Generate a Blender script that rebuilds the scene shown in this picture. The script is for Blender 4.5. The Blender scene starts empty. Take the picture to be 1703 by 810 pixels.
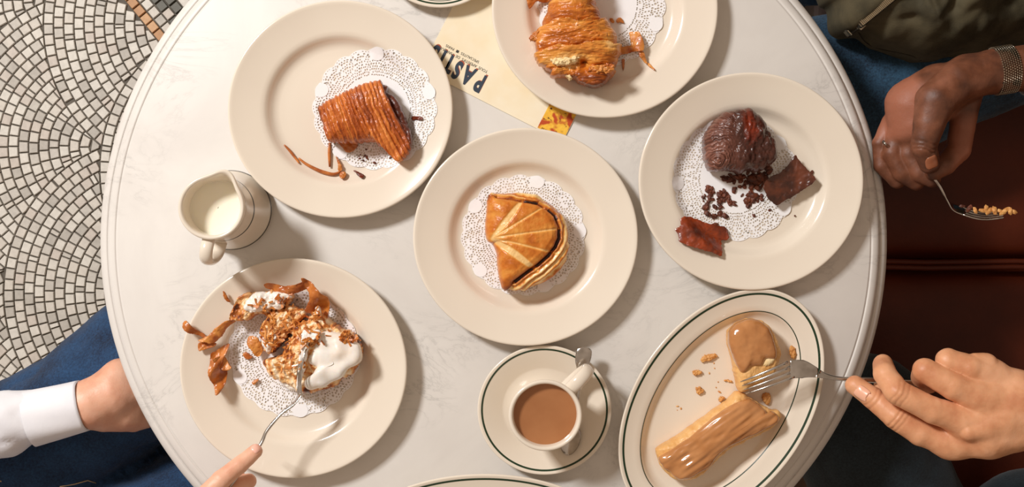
import bpy, bmesh, math, random
import numpy as np
from mathutils import Vector, Matrix
from mathutils.bvhtree import BVHTree
random.seed(7); RNG = np.random.RandomState(7)
PI = math.pi
SC = bpy.context.scene
COL = SC.collection

# ------------------------------------------------------------------ camera, world, lights, exposure
TZ = 0.75                 # table top height
DC = 1.15                 # lens above the table top
S = 0.0006                # metres per photo pixel on the table top
K = 0.968                 # the photograph is slightly squashed vertically: circles are built to match
cam = bpy.data.cameras.new('camera'); cam.sensor_width = 36; cam.lens = 36 * DC / (1703 * S)
cam.clip_start = 0.02
camo = bpy.data.objects.new('camera', cam); COL.objects.link(camo); camo.location = (0, 0, TZ + DC)
SC.camera = camo
w = bpy.data.worlds.new('world'); SC.world = w; w.use_nodes = True
bg = w.node_tree.nodes['Background']; bg.inputs[0].default_value = (1.0, 0.76, 0.57, 1); bg.inputs[1].default_value = 0.37
def area(name, loc, target, sx, sy, power, color):
    l = bpy.data.lights.new(name, 'AREA'); l.shape = 'RECTANGLE'; l.size = sx; l.size_y = sy; l.energy = power; l.color = color
    o = bpy.data.objects.new(name, l); COL.objects.link(o); o.location = loc
    o.rotation_euler = (Vector(target) - Vector(loc)).to_track_quat('-Z', 'Y').to_euler(); return o
area('window_light', (-1.70, 1.38, 2.85), (0, 0, .75), 0.44, 0.44, 80, (1.0, 0.985, 0.97))
SC.view_settings.view_transform = 'Standard'; SC.view_settings.look = 'None'
SC.view_settings.exposure = 0.08; SC.view_settings.gamma = 1; SC.view_settings.use_curve_mapping = False

# ------------------------------------------------------------------ helpers
def P(px, py, z=TZ):
    f = (DC - (z - TZ)) / DC
    return Vector(((px - 851.5) * S * f, (405 - py) * S * f, z))
def F(z): return S * (DC - (z - TZ)) / DC         # metres per pixel at height z
def lin(c): return c / 12.92 if c <= .04045 else ((c + .055) / 1.055) ** 2.4
def rgb(r, g, b): return (lin(r / 255), lin(g / 255), lin(b / 255), 1)

def link(name, me, mat=None, parent=None, smooth=True):
    o = bpy.data.objects.new(name, me); COL.objects.link(o)
    if mat and not me.materials: me.materials.append(mat)
    if smooth and len(me.polygons): me.polygons.foreach_set('use_smooth', [True] * len(me.polygons))
    if parent: o.parent = parent; o.matrix_parent_inverse = Matrix.Translation(-parent.location)
    return o
def mesh(name, verts, faces):
    me = bpy.data.meshes.new(name); me.from_pydata([tuple(v) for v in verts], [], [tuple(f) for f in faces]); me.update(); return me
def tag(o, label=None, cat=None, group=None, kind=None):
    if label: o['label'] = label
    if cat: o['category'] = cat
    if group: o['group'] = group
    if kind: o['kind'] = kind
    return o
def thing(name, loc, label, cat, group=None):
    o = bpy.data.objects.new(name, None); COL.objects.link(o); o.location = loc; o.empty_display_size = .02
    return tag(o, label, cat, group)

class M:                                              # small node helper
    def __init__(s, name, base=(.8, .8, .8, 1), rough=.5, metal=0, **kw):
        s.m = bpy.data.materials.new(name); s.m.use_nodes = True; s.t = s.m.node_tree; s.b = s.t.nodes['Principled BSDF']
        s.b.inputs['Base Color'].default_value = base; s.b.inputs['Roughness'].default_value = rough; s.b.inputs['Metallic'].default_value = metal
        for k, v in kw.items(): s.b.inputs[k.replace('_', ' ')].default_value = v
        s._co = None
    def n(s, t, **kw):
        nd = s.t.nodes.new(t)
        for k, v in kw.items(): setattr(nd, k, v)
        return nd
    def l(s, a, b): s.t.links.new(a, b)
    def co(s):
        if s._co is None: s._co = s.n('ShaderNodeNewGeometry').outputs['Position']
        return s._co
    def mapping(s, scale=(1, 1, 1), rot=(0, 0, 0)):
        m = s.n('ShaderNodeMapping'); m.inputs['Scale'].default_value = scale; m.inputs['Rotation'].default_value = rot
        s.l(s.co(), m.inputs['Vector']); return m.outputs[0]
    def noise(s, scale, detail=4, rough=.55, dist=0, vec=None):
        t = s.n('ShaderNodeTexNoise'); t.inputs['Scale'].default_value = scale; t.inputs['Detail'].default_value = detail
        t.inputs['Roughness'].default_value = rough; t.inputs['Distortion'].default_value = dist
        s.l(vec if vec else s.co(), t.inputs['Vector']); return t.outputs['Fac']
    def ramp(s, fac, stops):
        r = s.n('ShaderNodeValToRGB'); e = r.color_ramp.elements
        while len(e) < len(stops): e.new(.5)
        for i, (p, c) in enumerate(stops): e[i].position = p; e[i].color = c
        s.l(fac, r.inputs[0]); return r.outputs[0]
    def attr(s, name='tone'):
        a = s.n('ShaderNodeAttribute'); a.attribute_name = name; return a.outputs['Fac']
    def math(s, op, a, b):
        m = s.n('ShaderNodeMath', operation=op)
        for i, v in enumerate((a, b)):
            if isinstance(v, (int, float)): m.inputs[i].default_value = v
            else: s.l(v, m.inputs[i])
        return m.outputs[0]
    def mix(s, fac, a, b, mode='MIX'):
        m = s.n('ShaderNodeMix', data_type='RGBA', blend_type=mode)
        for i, v in ((0, fac), (6, a), (7, b)):
            if isinstance(v, (int, float, tuple)): m.inputs[i].default_value = v
            else: s.l(v, m.inputs[i])
        return m.outputs[2]
    def base(s, c): s.l(c, s.b.inputs['Base Color']); return s
    def bump(s, h, dist=.0005, st=.5):
        b = s.n('ShaderNodeBump'); b.inputs['Distance'].default_value = dist; b.inputs['Strength'].default_value = st
        s.l(h, b.inputs['Height']); s.l(b.outputs[0], s.b.inputs['Normal']); return s

def noisy(name, c1, c2, scale, rough=.5, bumpd=0, bs=None, lo=.35, hi=.65, **kw):
    m = M(name, rough=rough, **kw); m.base(m.ramp(m.noise(scale), [(lo, c1), (hi, c2)]))
    if bumpd: m.bump(m.noise(bs or scale * 4), bumpd, .6)
    return m.m

# materials
ceramic = M('cream_ceramic', rgb(236, 222, 203), .16); ceramic.b.inputs['Coat Weight'].default_value = .35; ceramic.b.inputs['Coat Roughness'].default_value = .06
ceramic.base(ceramic.ramp(ceramic.noise(9, 2), [(.3, rgb(236, 225, 208)), (.7, rgb(231, 219, 202))])); ceramic = ceramic.m
green = M('green_line', rgb(34, 58, 38), .25).m
black_line = M('dark_line', rgb(30, 34, 28), .25).m
paper = M('doily_paper', rgb(246, 245, 246), .85).m
steel = M('steel', rgb(205, 200, 195), .17, 1.0); steel.base(steel.ramp(steel.noise(60, 2), [(.3, rgb(170, 163, 156)), (.7, rgb(225, 222, 218))])); steel = steel.m
def marble():
    m = M('white_marble', rough=.42); m.b.inputs['Specular IOR Level'].default_value = .3
    big = m.noise(5, 5, .6, 1.5); v = m.noise(9, 8, .62, 2.2, m.mapping((1, 1.9, 1), (0, 0, .5)))
    vein = m.math('ABSOLUTE', m.math('SUBTRACT', v, .5), 0)
    c = m.ramp(big, [(.3, rgb(218, 213, 207)), (.7, rgb(230, 226, 220))])
    vc = m.ramp(vein, [(0, (.62, .62, .62, 1)), (.02, (.9, .9, .9, 1)), (.07, (1, 1, 1, 1))])
    msk = m.ramp(m.noise(7, 3), [(.48, (0, 0, 0, 1)), (.68, (1, 1, 1, 1))])
    m.base(m.mix(m.math('MULTIPLY', msk, .65), c, m.mix(1.0, c, vc, 'MULTIPLY')))
    return m.m
marble = marble()
def denim(name, c1, c2):
    m = M(name, rough=.9)
    wv = m.noise(420, 3, .75); big = m.noise(22, 4)
    c = m.ramp(m.math('ADD', m.math('MULTIPLY', wv, .55), m.math('MULTIPLY', big, .45)), [(.36, c1), (.64, c2)])
    m.base(c); m.bump(wv, .0006, .8); m.b.inputs['Sheen Weight'].default_value = .1; return m.m
denim_blue = denim('blue_denim', rgb(6, 26, 52), rgb(34, 72, 112))
denim_teal = denim('washed_denim', rgb(6, 24, 42), rgb(48, 86, 114))
denim_dark = denim('dark_denim', rgb(8, 15, 22), rgb(34, 48, 56))
olive = noisy('olive_cotton', rgb(58, 52, 34), rgb(86, 77, 54), 30, .85, .0004, 500)
shirt_m = noisy('white_cotton', rgb(232, 232, 238), rgb(243, 243, 247), 20, .8, .0002, 400)
dark_cloth = noisy('charcoal_cotton', rgb(40, 38, 38), rgb(55, 52, 50), 20, .9)
def skin(name, c1, c2, c3, rough=.45):
    m = M(name, rough=rough)
    a = m.ramp(m.noise(38, 4), [(.33, c1), (.5, c2), (.68, c3)])
    m.base(a); m.b.inputs['Subsurface Weight'].default_value = .12; m.b.inputs['Subsurface Radius'].default_value = (.006, .0025, .0012); m.b.inputs['Subsurface Scale'].default_value = 1
    m.bump(m.noise(520, 4, .65), .00035, .55); return m.m
skin_a = skin('skin_tan', rgb(205, 138, 98), rgb(222, 160, 118), rgb(232, 174, 134))
skin_l = skin('skin_light', rgb(222, 158, 128), rgb(234, 178, 148), rgb(240, 190, 162))
skin_c = skin('skin_dark', rgb(84, 48, 32), rgb(112, 66, 44), rgb(138, 86, 62), .5)
def add_palm(mat, c):
    t_ = mat.node_tree; b_ = t_.nodes['Principled BSDF']; src = b_.inputs['Base Color'].links[0].from_socket
    a_ = t_.nodes.new('ShaderNodeAttribute'); a_.attribute_name = 'tone'; m_ = t_.nodes.new('ShaderNodeMix'); m_.data_type = 'RGBA'
    t_.links.new(a_.outputs['Fac'], m_.inputs[0]); t_.links.new(src, m_.inputs[6]); m_.inputs[7].default_value = c; t_.links.new(m_.outputs[2], b_.inputs['Base Color'])
add_palm(skin_c, rgb(158, 98, 74))
palm_c = skin('skin_dark_palm', rgb(140, 86, 64), rgb(158, 100, 76), rgb(172, 112, 88), .4)
nail_a = M('nail_tan', rgb(238, 180, 150), .25).m; nail_l = M('nail_light', rgb(246, 190, 170), .25).m; nail_c = M('nail_dark', rgb(160, 98, 68), .3).m
leather = M('oxblood_leather', rough=.5); leather.b.inputs['Specular IOR Level'].default_value = .3; leather.base(leather.ramp(leather.noise(6, 5), [(.3, rgb(62, 20, 8)), (.7, rgb(98, 38, 16))])); leather.bump(leather.noise(160, 5, .6), .0006, .5); leather = leather.m
iron = M('black_iron', rgb(25, 24, 23), .45, .6).m
wood = noisy('dark_wood', rgb(60, 36, 22), rgb(84, 54, 34), 12, .5)

# ------------------------------------------------------------------ numpy noise
def vnoise(p, seed=0):
    p = np.asarray(p, float); i = np.floor(p).astype(np.int64); f = p - i; f = f * f * (3 - 2 * f)
    def h(x, y, z):
        n = (x * 374761393 + y * 668265263 + z * 2147483647 + seed * 974634777) & 0xffffffff
        n = ((n ^ (n >> 13)) * 1274126177) & 0xffffffff; n = n ^ (n >> 16)
        return (n & 0xffff) / 65535.0
    r = 0
    for dx in (0, 1):
        for dy in (0, 1):
            for dz in (0, 1):
                wgt = (f[..., 0] if dx else 1 - f[..., 0]) * (f[..., 1] if dy else 1 - f[..., 1]) * (f[..., 2] if dz else 1 - f[..., 2])
                r = r + wgt * h(i[..., 0] + dx, i[..., 1] + dy, i[..., 2] + dz)
    return r
def fbm(p, seed=0, oct=4):
    a = .5; r = 0; p = np.asarray(p, float)
    for k in range(oct): r = r + a * vnoise(p * 2 ** k, seed + k); a *= .5
    return r / (1 - .5 ** oct)                        # 0..1
def n2(x, y, fx, fy=None, seed=0, oct=3):
    fy = fy if fy else fx
    return fbm(np.stack([x * fx, y * fy, np.zeros_like(x) + seed * 7.3], -1), seed, oct)

# ------------------------------------------------------------------ implicit bodies (smooth union of tapered limbs -> surface nets)
def seg_eval(D, org, vox, a, b, ra, rb, k, sq=None):
    a = np.array(a); b = np.array(b); m = max(ra, rb) + 2 * k + 3 * vox
    lo = np.maximum(((np.minimum(a, b) - m - org) / vox).astype(int), 0)
    hi = np.minimum(((np.maximum(a, b) + m - org) / vox).astype(int) + 2, D.shape)
    if (hi <= lo).any(): return
    gx = (org[0] + np.arange(lo[0], hi[0]) * vox)[:, None, None] - a[0]
    gy = (org[1] + np.arange(lo[1], hi[1]) * vox)[None, :, None] - a[1]
    gz = (org[2] + np.arange(lo[2], hi[2]) * vox)[None, None, :] - a[2]
    d = b - a; L = max(float(d @ d), 1e-12)
    t = np.clip((gx * d[0] + gy * d[1] + gz * d[2]) / L, 0, 1)
    q = np.sqrt((gx - t * d[0]) ** 2 + (gy - t * d[1]) ** 2 + (gz - t * d[2]) ** 2) - (ra + (rb - ra) * t)
    sl = tuple(slice(lo[i], hi[i]) for i in range(3)); D[sl] = smin(D[sl], q, k)
def smin(a, b, k):
    if k <= 0: return np.minimum(a, b)
    h = np.clip(.5 + .5 * (b - a) / k, 0, 1); return b + (a - b) * h - k * h * (1 - h)
def nets(D, org, vox):
    sgn = D < 0; sh = np.array(D.shape); cs = sh - 1; nc = int(np.prod(cs))
    acc = np.zeros((nc, 3)); cnt = np.zeros(nc); edges = []
    for ax in range(3):
        A = [slice(None)] * 3; B = [slice(None)] * 3; A[ax] = slice(0, -1); B[ax] = slice(1, None)
        i = np.argwhere(sgn[tuple(A)] != sgn[tuple(B)])
        o1, o2 = (ax + 1) % 3, (ax + 2) % 3
        i = i[(i[:, o1] > 0) & (i[:, o2] > 0) & (i[:, o1] < cs[o1]) & (i[:, o2] < cs[o2])]
        j = i.copy(); j[:, ax] += 1
        d0 = D[tuple(i.T)]; d1 = D[tuple(j.T)]; p = i.astype(float); p[:, ax] += d0 / (d0 - d1)
        ids = []
        for (u, v) in ((1, 1), (0, 1), (0, 0), (1, 0)):
            c = i.copy(); c[:, o1] -= u; c[:, o2] -= v
            f = (c[:, 0] * cs[1] + c[:, 1]) * cs[2] + c[:, 2]; ids.append(f)
            cnt += np.bincount(f, minlength=nc)
            for q in range(3): acc[:, q] += np.bincount(f, weights=p[:, q], minlength=nc)
        q4 = np.stack(ids, 1); neg = d0 < 0
        q4[~neg] = q4[~neg][:, ::-1]; edges.append(q4)
    used = np.nonzero(cnt)[0]; mp = np.full(nc, -1); mp[used] = np.arange(len(used))
    V = org + (acc[used] / cnt[used][:, None]) * vox
    return V, mp[np.concatenate(edges)]
def make_mesh(name, V, Fq):
    me = bpy.data.meshes.new(name); n = len(Fq)
    me.vertices.add(len(V)); me.vertices.foreach_set('co', np.asarray(V, np.float32).ravel())
    me.loops.add(n * 4); me.loops.foreach_set('vertex_index', np.asarray(Fq, np.int32).ravel())
    me.polygons.add(n); me.polygons.foreach_set('loop_start', np.arange(0, n * 4, 4, dtype=np.int32))
    me.update(calc_edges=True); me.validate(); return me
def body(name, groups, vox, kin, kout, mat, parent, disp=None):
    """groups: list of limbs; a limb is a list of (pos, radius). kin blends inside a limb, kout between limbs (first limb = trunk)."""
    pts = np.array([list(p) for g in groups for p, r in g]); rs = max(r for g in groups for p, r in g)
    org = pts.min(0) - rs - 4 * vox; top = pts.max(0) + rs + 4 * vox
    sh = ((top - org) / vox).astype(int) + 1
    trunk = np.full(sh, .05, np.float32); fing = np.full(sh, .05, np.float32)
    for gi, g in enumerate(groups):
        if g[0][0] is None: continue
        T = trunk if gi == 0 or len(g) and getattr(g, 'trunk', False) else None
        tgt = np.full(sh, .05, np.float32) if T is None else T
        for (a, ra), (b, rb) in zip(g[:-1], g[1:]): seg_eval(tgt, org, vox, a, b, ra, rb, kin if T is not None or kin > .01 else .0012)
        if T is None: fing = smin(fing, tgt, .0008 if kout < .02 else kout * .5)
    D = smin(trunk, fing, kout)
    V, Q = nets(D, org, vox)
    me = make_mesh(name, V, Q)
    if disp:
        N = np.zeros(len(me.vertices) * 3, np.float32); me.vertices.foreach_get('normal', N); N = N.reshape(-1, 3)
        V = V + N * disp(V)[:, None]; me.vertices.foreach_set('co', V.astype(np.float32).ravel()); me.update()
    return link(name, me, mat, parent)
class Trunk(list): trunk = True

# ------------------------------------------------------------------ domes from an outline
def spline(pts, n):
    pts = np.array(pts, float); m = len(pts); out = []
    for i in range(m):
        p0, p1, p2, p3 = pts[i - 1], pts[i], pts[(i + 1) % m], pts[(i + 2) % m]
        t = np.linspace(0, 1, 24, endpoint=False)[:, None]
        out.append(.5 * ((2 * p1) + (-p0 + p2) * t + (2 * p0 - 5 * p1 + 4 * p2 - p3) * t ** 2 + (-p0 + 3 * p1 - 3 * p2 + p3) * t ** 3))
    out = np.concatenate(out); d = np.linalg.norm(np.roll(out, -1, 0) - out, axis=1); c = np.concatenate([[0], np.cumsum(d)])
    s = np.linspace(0, c[-1], n, endpoint=False); o2 = np.vstack([out, out[:1]])
    return np.stack([np.interp(s, c, o2[:, 0]), np.interp(s, c, o2[:, 1])], 1)
def zoomed(pts, ox, oy, sc): return [(ox + x / sc, oy + y / sc) for x, y in pts]
def dome(name, outline, z0, H, mat, parent=None, c=None, nu=200, nv=60, b=.55, side=.25, disp=None, tone=None, lift=None, under=.92, jag=0, zmap=None, seat=None):
    """closed loaf: outline in photo pixels, H metres high, z0 base; disp(px,py,v) -> metres along the normal."""
    B = spline(outline, nu)
    c = np.array(c if c else B.mean(0))
    if jag: B = B + (B - c) / np.linalg.norm(B - c, axis=1)[:, None] * (RNG.rand(nu)[:, None] - .5) * 2 * jag
    zs = (z0 if zmap is None else TZ + .008) + H * side; ph = np.linspace(0, 1, nv + 1)[1:] * PI / 2
    rho = np.sin(ph) ** .9; hz = H * side + H * (1 - side) * np.cos(ph) ** b
    rho = np.concatenate([rho, [.995, (1 + under) / 2, under, under * .5]]); hz = np.concatenate([hz, [H * side * .5, H * side * .15, 0, 0]])
    v = np.concatenate([ph / (PI / 2), [1.02, 1.05, 1.1, 1.2]])
    nr = len(rho); pts = c + (B - c)[None] * rho[:, None, None]
    px = np.concatenate([[c[0]], pts[..., 0].ravel(), [c[0]]]); py = np.concatenate([[c[1]], pts[..., 1].ravel(), [c[1]]])
    vv = np.concatenate([[0], np.repeat(v, nu), [1.3]]); zz = np.concatenate([[H], np.repeat(hz, nu), [0]])
    f = F(zs); X = (px - 851.5) * f; Y = (405 - py) * f
    base = np.zeros_like(X) + z0
    if zmap is not None: base = zmap(X, Y)
    if lift is not None: base = base + lift(px, py)
    if seat is not None: base = base + np.clip((vv - .5) / .5, 0, 1) * np.maximum(0, seat(X, Y) + .0012 - z0)
    V = np.stack([X, Y, base + zz], 1)
    faces = [(0, 1 + j, 1 + (j + 1) % nu) for j in range(nu)]
    for i in range(nr - 1):
        a = 1 + i * nu; d = a + nu
        faces += [(a + j, d + j, d + (j + 1) % nu, a + (j + 1) % nu) for j in range(nu)]
    a = 1 + (nr - 1) * nu; e = len(V) - 1
    faces += [(a + j, e, a + (j + 1) % nu) for j in range(nu)]
    area2 = np.sum(B[:, 0] * np.roll(B[:, 1], -1) - B[:, 1] * np.roll(B[:, 0], -1))
    if area2 > 0: faces = [f_[::-1] for f_ in faces]
    me = mesh(name, V, faces)
    if disp is not None:
        N = np.zeros(len(V) * 3, np.float32); me.vertices.foreach_get('normal', N); N = N.reshape(-1, 3)
        d = disp(px, py, vv) * np.clip((1.08 - vv) / .06, 0, 1)
        V = V + N * d[:, None]; me.vertices.foreach_set('co', V.astype(np.float32).ravel()); me.update()
    if tone is not None:
        at = me.attributes.new('tone', 'FLOAT', 'POINT'); at.data.foreach_set('value', np.asarray(tone(px, py, vv), np.float32))
    return link(name, me, mat, parent)

def surf(objs):
    """height of the top surface of the given meshes at (x, y)"""
    ts = []
    for o in objs:
        n = len(o.data.vertices); a = np.zeros(n * 3, np.float32); o.data.vertices.foreach_get('co', a)
        ts.append(BVHTree.FromPolygons([tuple(q) for q in a.reshape(-1, 3)], [tuple(p.vertices) for p in o.data.polygons]))
    def f(x, y):
        z = None
        for t in ts:
            h = t.ray_cast(Vector((x, y, 2)), Vector((0, 0, -1)))
            if h[0] is not None: z = h[0].z if z is None else max(z, h[0].z)
        return z
    return f

def lathe(name, prof, cx, cy, z0, A, B, ang, mat, parent=None, nu=144, closed=False, zref=.77):
    """prof: list of (inset px from the outer edge, z mm). Ellipse semi-axes A, B px; ang = direction of A in px space."""
    c0 = P(cx, cy, zref); f = F(zref); V = []; ca, sa = math.cos(ang), math.sin(ang)
    for ins, z in prof:
        if ins >= B * .8: q = max(0., (B - ins) / (B * .2)); a_ = (A - B * .8) * q; b_ = B * .2 * q
        else: a_ = A - ins; b_ = B - ins
        for j in range(nu):
            t = 2 * PI * j / nu; x = a_ * math.cos(t); y = b_ * math.sin(t)
            V.append((c0.x + (x * ca - y * sa) * f, c0.y + (x * sa + y * ca) * f * (K if A == B else 1), z0 + z / 1000))
    faces = []; n = len(prof)
    for i in range(n - (0 if closed else 1)):
        a = i * nu; d = ((i + 1) % n) * nu
        faces += [(a + j, d + j, d + (j + 1) % nu, a + (j + 1) % nu) for j in range(nu)]
    return link(name, mesh(name, V, faces), mat, parent)

def tube(name, pts, rad, mat, parent=None, ns=10, flat=None):
    """pts Vectors, rad list of radii or (w,h) pairs; flat = side vector(s) for the w axis"""
    V = []; n = len(pts)
    for i, p in enumerate(pts):
        t = (pts[min(i + 1, n - 1)] - pts[max(i - 1, 0)]).normalized()
        sv = Vector(flat[i] if isinstance(flat, list) else (flat or (0, 0, 1)))
        if abs(sv.normalized().dot(t)) > .98: sv = Vector((1, .3, 0))
        s_ = (sv - t * sv.dot(t)).normalized(); u = t.cross(s_)
        r = rad[i]; w_, h_ = (r, r) if not isinstance(r, tuple) else r
        for k in range(ns):
            a = 2 * PI * k / ns; V.append(p + s_ * math.cos(a) * w_ + u * math.sin(a) * h_)
    faces = [(i * ns + k, i * ns + (k + 1) % ns, (i + 1) * ns + (k + 1) % ns, (i + 1) * ns + k) for i in range(n - 1) for k in range(ns)]
    faces += [tuple(range(ns))[::-1], tuple((n - 1) * ns + k for k in range(ns))]
    return link(name, mesh(name, V, faces), mat, parent)
def catmull(pts, n):
    pts = [Vector(p) for p in pts]; q = [pts[0] * 2 - pts[1]] + pts + [pts[-1] * 2 - pts[-2]]; out = []
    for i in range(1, len(q) - 2):
        for k in range(n):
            t = k / n; p0, p1, p2, p3 = q[i - 1:i + 3]
            out.append(.5 * ((2 * p1) + (p2 - p0) * t + (2 * p0 - 5 * p1 + 4 * p2 - p3) * t * t + (3 * p1 - p0 - 3 * p2 + p3) * t ** 3))
    return out + [pts[-1]]
def box(name, loc, size, mat, parent=None, bev=.002, rot=0):
    bm = bmesh.new(); bmesh.ops.create_cube(bm, size=1)
    bmesh.ops.scale(bm, vec=size, verts=bm.verts)
    if bev: bmesh.ops.bevel(bm, geom=bm.edges[:], offset=bev, segments=3, affect='EDGES', profile=.6)
    bmesh.ops.rotate(bm, verts=bm.verts, matrix=Matrix.Rotation(rot, 3, 'Z')); bmesh.ops.translate(bm, vec=loc, verts=bm.verts)
    me = bpy.data.meshes.new(name); bm.to_mesh(me); bm.free(); return link(name, me, mat, parent)

# ------------------------------------------------------------------ floor: mosaic laid in fans
grout = noisy('dark_grout', rgb(88, 82, 74), rgb(112, 105, 96), 60, .95)
fl = box('floor', (0, 0, -.0215), (4.4, 3.6, .04), grout, None, 0); tag(fl, 'pale mosaic floor laid in overlapping fans', kind='structure')
def tile_mat(name, c): 
    m = M(name, rough=.55); m.base(m.mix(.5, c, m.ramp(m.noise(150, 4), [(.3, (c[0] * .78, c[1] * .78, c[2] * .78, 1)), (.7, (min(1, c[0] * 1.12), min(1, c[1] * 1.12), min(1, c[2] * 1.12), 1))])))
    m.bump(m.noise(400, 3), .0004, .5); return m.m
tile_m = [tile_mat('stone_tile_%s' % n, c) for n, c in (('pale', rgb(226, 221, 211)), ('cream', rgb(217, 210, 199)), ('grey', rgb(205, 199, 189)), ('dull', rgb(190, 184, 174)), ('pink', rgb(210, 200, 189)))]
tile_t = [tile_mat('terracotta_tile', rgb(214, 168, 122)), tile_mat('terracotta_tile_dark', rgb(196, 146, 100))]
tile_d = [tile_mat('slate_tile', rgb(120, 117, 106)), tile_mat('slate_tile_dark', rgb(98, 96, 86))]
FC = np.array([331., 40.]); FU = np.array([-160., 204.]); FV = np.array([-66., 447.]); FR = 260.; PIT = 16.9
centers = {(a, b): FC + a * FU + b * FV for a in range(-9, 8) for b in range(-9, 10)}
centers = {k: c for k, c in centers.items() if -1300 < c[0] < 1700 and -900 < c[1] < 1700}
L0 = np.array([220., 4.]); Ld = np.array([.638, .770]); Ln = np.array([.770, -.638])      # terracotta border
def owner(p):
    best = None
    for k, c in centers.items():
        d = math.hypot(p[0] - c[0], p[1] - c[1])
        if d < FR and (best is None or (k[0], d) < best[:2]): best = (k[0], d, k)
    return best
def clip(poly, q, n):                                # keep (p-q).n > 0
    out = []
    for i in range(len(poly)):
        a, b = poly[i], poly[(i + 1) % len(poly)]; da, db = (a - q) @ n, (b - q) @ n
        if da > 0: out.append(a)
        if (da > 0) != (db > 0): out.append(a + (b - a) * da / (da - db))
    return out
def parea(p): return .5 * abs(sum(p[i][0] * p[(i + 1) % len(p)][1] - p[(i + 1) % len(p)][0] * p[i][1] for i in range(len(p))))
X0, X1, Y0, Y1 = -1050, 1500, -850, 1400
tiles = []
G = 1.15
for key, c in centers.items():
    if not (X0 - FR < c[0] < X1 + FR and Y0 - FR < c[1] < Y1 + FR): continue
    rivals = [(k, q) for k, q in centers.items() if k != key and np.hypot(*(q - c)) < 2 * FR]
    ring = 0
    while True:
        r1 = FR - ring * PIT; r0 = r1 - PIT; ring += 1
        if r0 < 4: break
        rm = (r0 + r1) / 2; th = RNG.rand() * 2 * PI; end = th + 2 * PI
        while th < end - .3 * PIT / rm:
            wd = PIT * (1.06 if RNG.rand() > .09 else .5) * (.96 + .08 * RNG.rand())
            dth = min(wd / rm, end - th); tm = th + dth / 2; th += dth
            p = c + rm * np.array([math.cos(tm), math.sin(tm)])
            if not (X0 < p[0] < X1 and Y0 < p[1] < Y1): continue
            if not any(ob and ob[2] == key for ob in (owner(p), owner(c + (p - c) * (1 - 5 / rm)), owner(c + (p - c) * (1 + 5 / rm)), owner(p + np.array([-5 * math.sin(tm), 5 * math.cos(tm)])), owner(p - np.array([-5 * math.sin(tm), 5 * math.cos(tm)])))): continue
            if (p - L0) @ Ln > -PIT * .5 - 2: continue
            g = G; h = dth / 2
            poly = [c + np.array([math.cos(tm + s1 * (h - g / rr)), math.sin(tm + s1 * (h - g / rr))]) * rr for s1, rr in ((-1, r1 - g), (1, r1 - g), (1, r0 + g), (-1, r0 + g))]
            full = True
            for k, q in rivals:
                dv = p - q; dd = math.hypot(*dv)
                if k[0] < key[0]:
                    if dd < FR + PIT: poly = clip(poly, q + dv / dd * (FR + g), dv / dd); full = False
                elif k[0] == key[0] and dd < FR + PIT:
                    poly = clip(poly, (q + c) / 2 + (c - q) / np.hypot(*(c - q)) * g, (c - q) / np.hypot(*(c - q)))
                if len(poly) < 3: break
            if len(poly) < 3: continue
            if (p - L0) @ Ln > -PIT * 1.8: poly = clip(poly, L0 - Ln * (PIT * .5 + g * .5), -Ln)
            if len(poly) < 3 or parea(poly) < 16: continue
            tiles.append((poly, None))
for row in range(0, 75):                               # straight border rows beyond the fans
    for i in range(-75, 100):
        p = L0 + Ld * i * 17.4 + Ln * row * PIT
        if not (X0 < p[0] < X1 and Y0 < p[1] < Y1): continue
        a, b = Ld * (8.7 - G), Ln * (PIT / 2 - G)
        m = RNG.choice(tile_t) if row == 0 else (RNG.choice(tile_d) if row in (2, 3) and not (row == 2 and i % 3 == 0) else None)
        tiles.append(([p - a - b, p + a - b, p + a + b, p - a + b], m))
def tile_geo(poly, z=0, bevel=1.0):
    c = np.mean(poly, 0); f = F(0.004); top = []; bot = []
    h = .0022 + RNG.rand() * .0008; tx, ty = (RNG.rand(2) - .5) * .03
    for p in poly:
        q = p + (c - p) * (.10); top.append(((q[0] - 851.5) * f, (405 - q[1]) * f, h + (q - c)[0] * f * tx + (q - c)[1] * f * ty))
        bot.append(((p[0] - 851.5) * f, (405 - p[1]) * f, h - .0012))
    n = len(poly); v = top + bot; fs = [tuple(range(n))] + [(i, n + i, n + (i + 1) % n, (i + 1) % n) for i in range(n)]
    b2 = [(x, y, -.0025) for x, y, _ in bot]; v += b2; fs += [(n + i, 2 * n + i, 2 * n + (i + 1) % n, n + (i + 1) % n) for i in range(n)]
    ar = sum(poly[i][0] * poly[(i + 1) % n][1] - poly[(i + 1) % n][0] * poly[i][1] for i in range(n))
    if ar < 0: fs = [q[::-1] for q in fs]
    fs = [q[::-1] for q in fs]
    return v, fs
def tile_vis(poly):
    c = np.mean(poly, 0); e = math.hypot((c[0] - 821) / 660, (c[1] - 401) / 640)
    return 2 < c[0] < 400 and 2 < c[1] < 660 and e > 1.0 and (c[1] - 640) < -.71 * c[0] + 6
vis = [i for i, t in enumerate(tiles) if tile_vis(t[0])]
vis.sort(key=lambda i: -parea(tiles[i][0]) - (300 if tiles[i][1] else 0)); vis = set(vis[:300])
SV, SF, SM = [], [], []
for i, (poly, m) in enumerate(tiles):
    v, fs = tile_geo(poly); mi = m or tile_m[RNG.choice([0, 0, 0, 1, 1, 1, 2, 2, 3, 4])]
    if i in vis:
        o = link('tile', mesh('tile', v, fs), mi, fl, smooth=False)
    else:
        k = len(SV); SV += v; SF += [tuple(q + k for q in f_) for f_ in fs]; SM += [mi] * len(fs)
me = mesh('tile_field', SV, SF); ml = list(dict.fromkeys(SM)); idx = {m.name: k for k, m in enumerate(ml)}
for m in ml: me.materials.append(m)
me.polygons.foreach_set('material_index', [idx[m.name] for m in SM])
o = link('tile_field', me, None, fl, smooth=False); o['kind'] = 'stuff'

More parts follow.
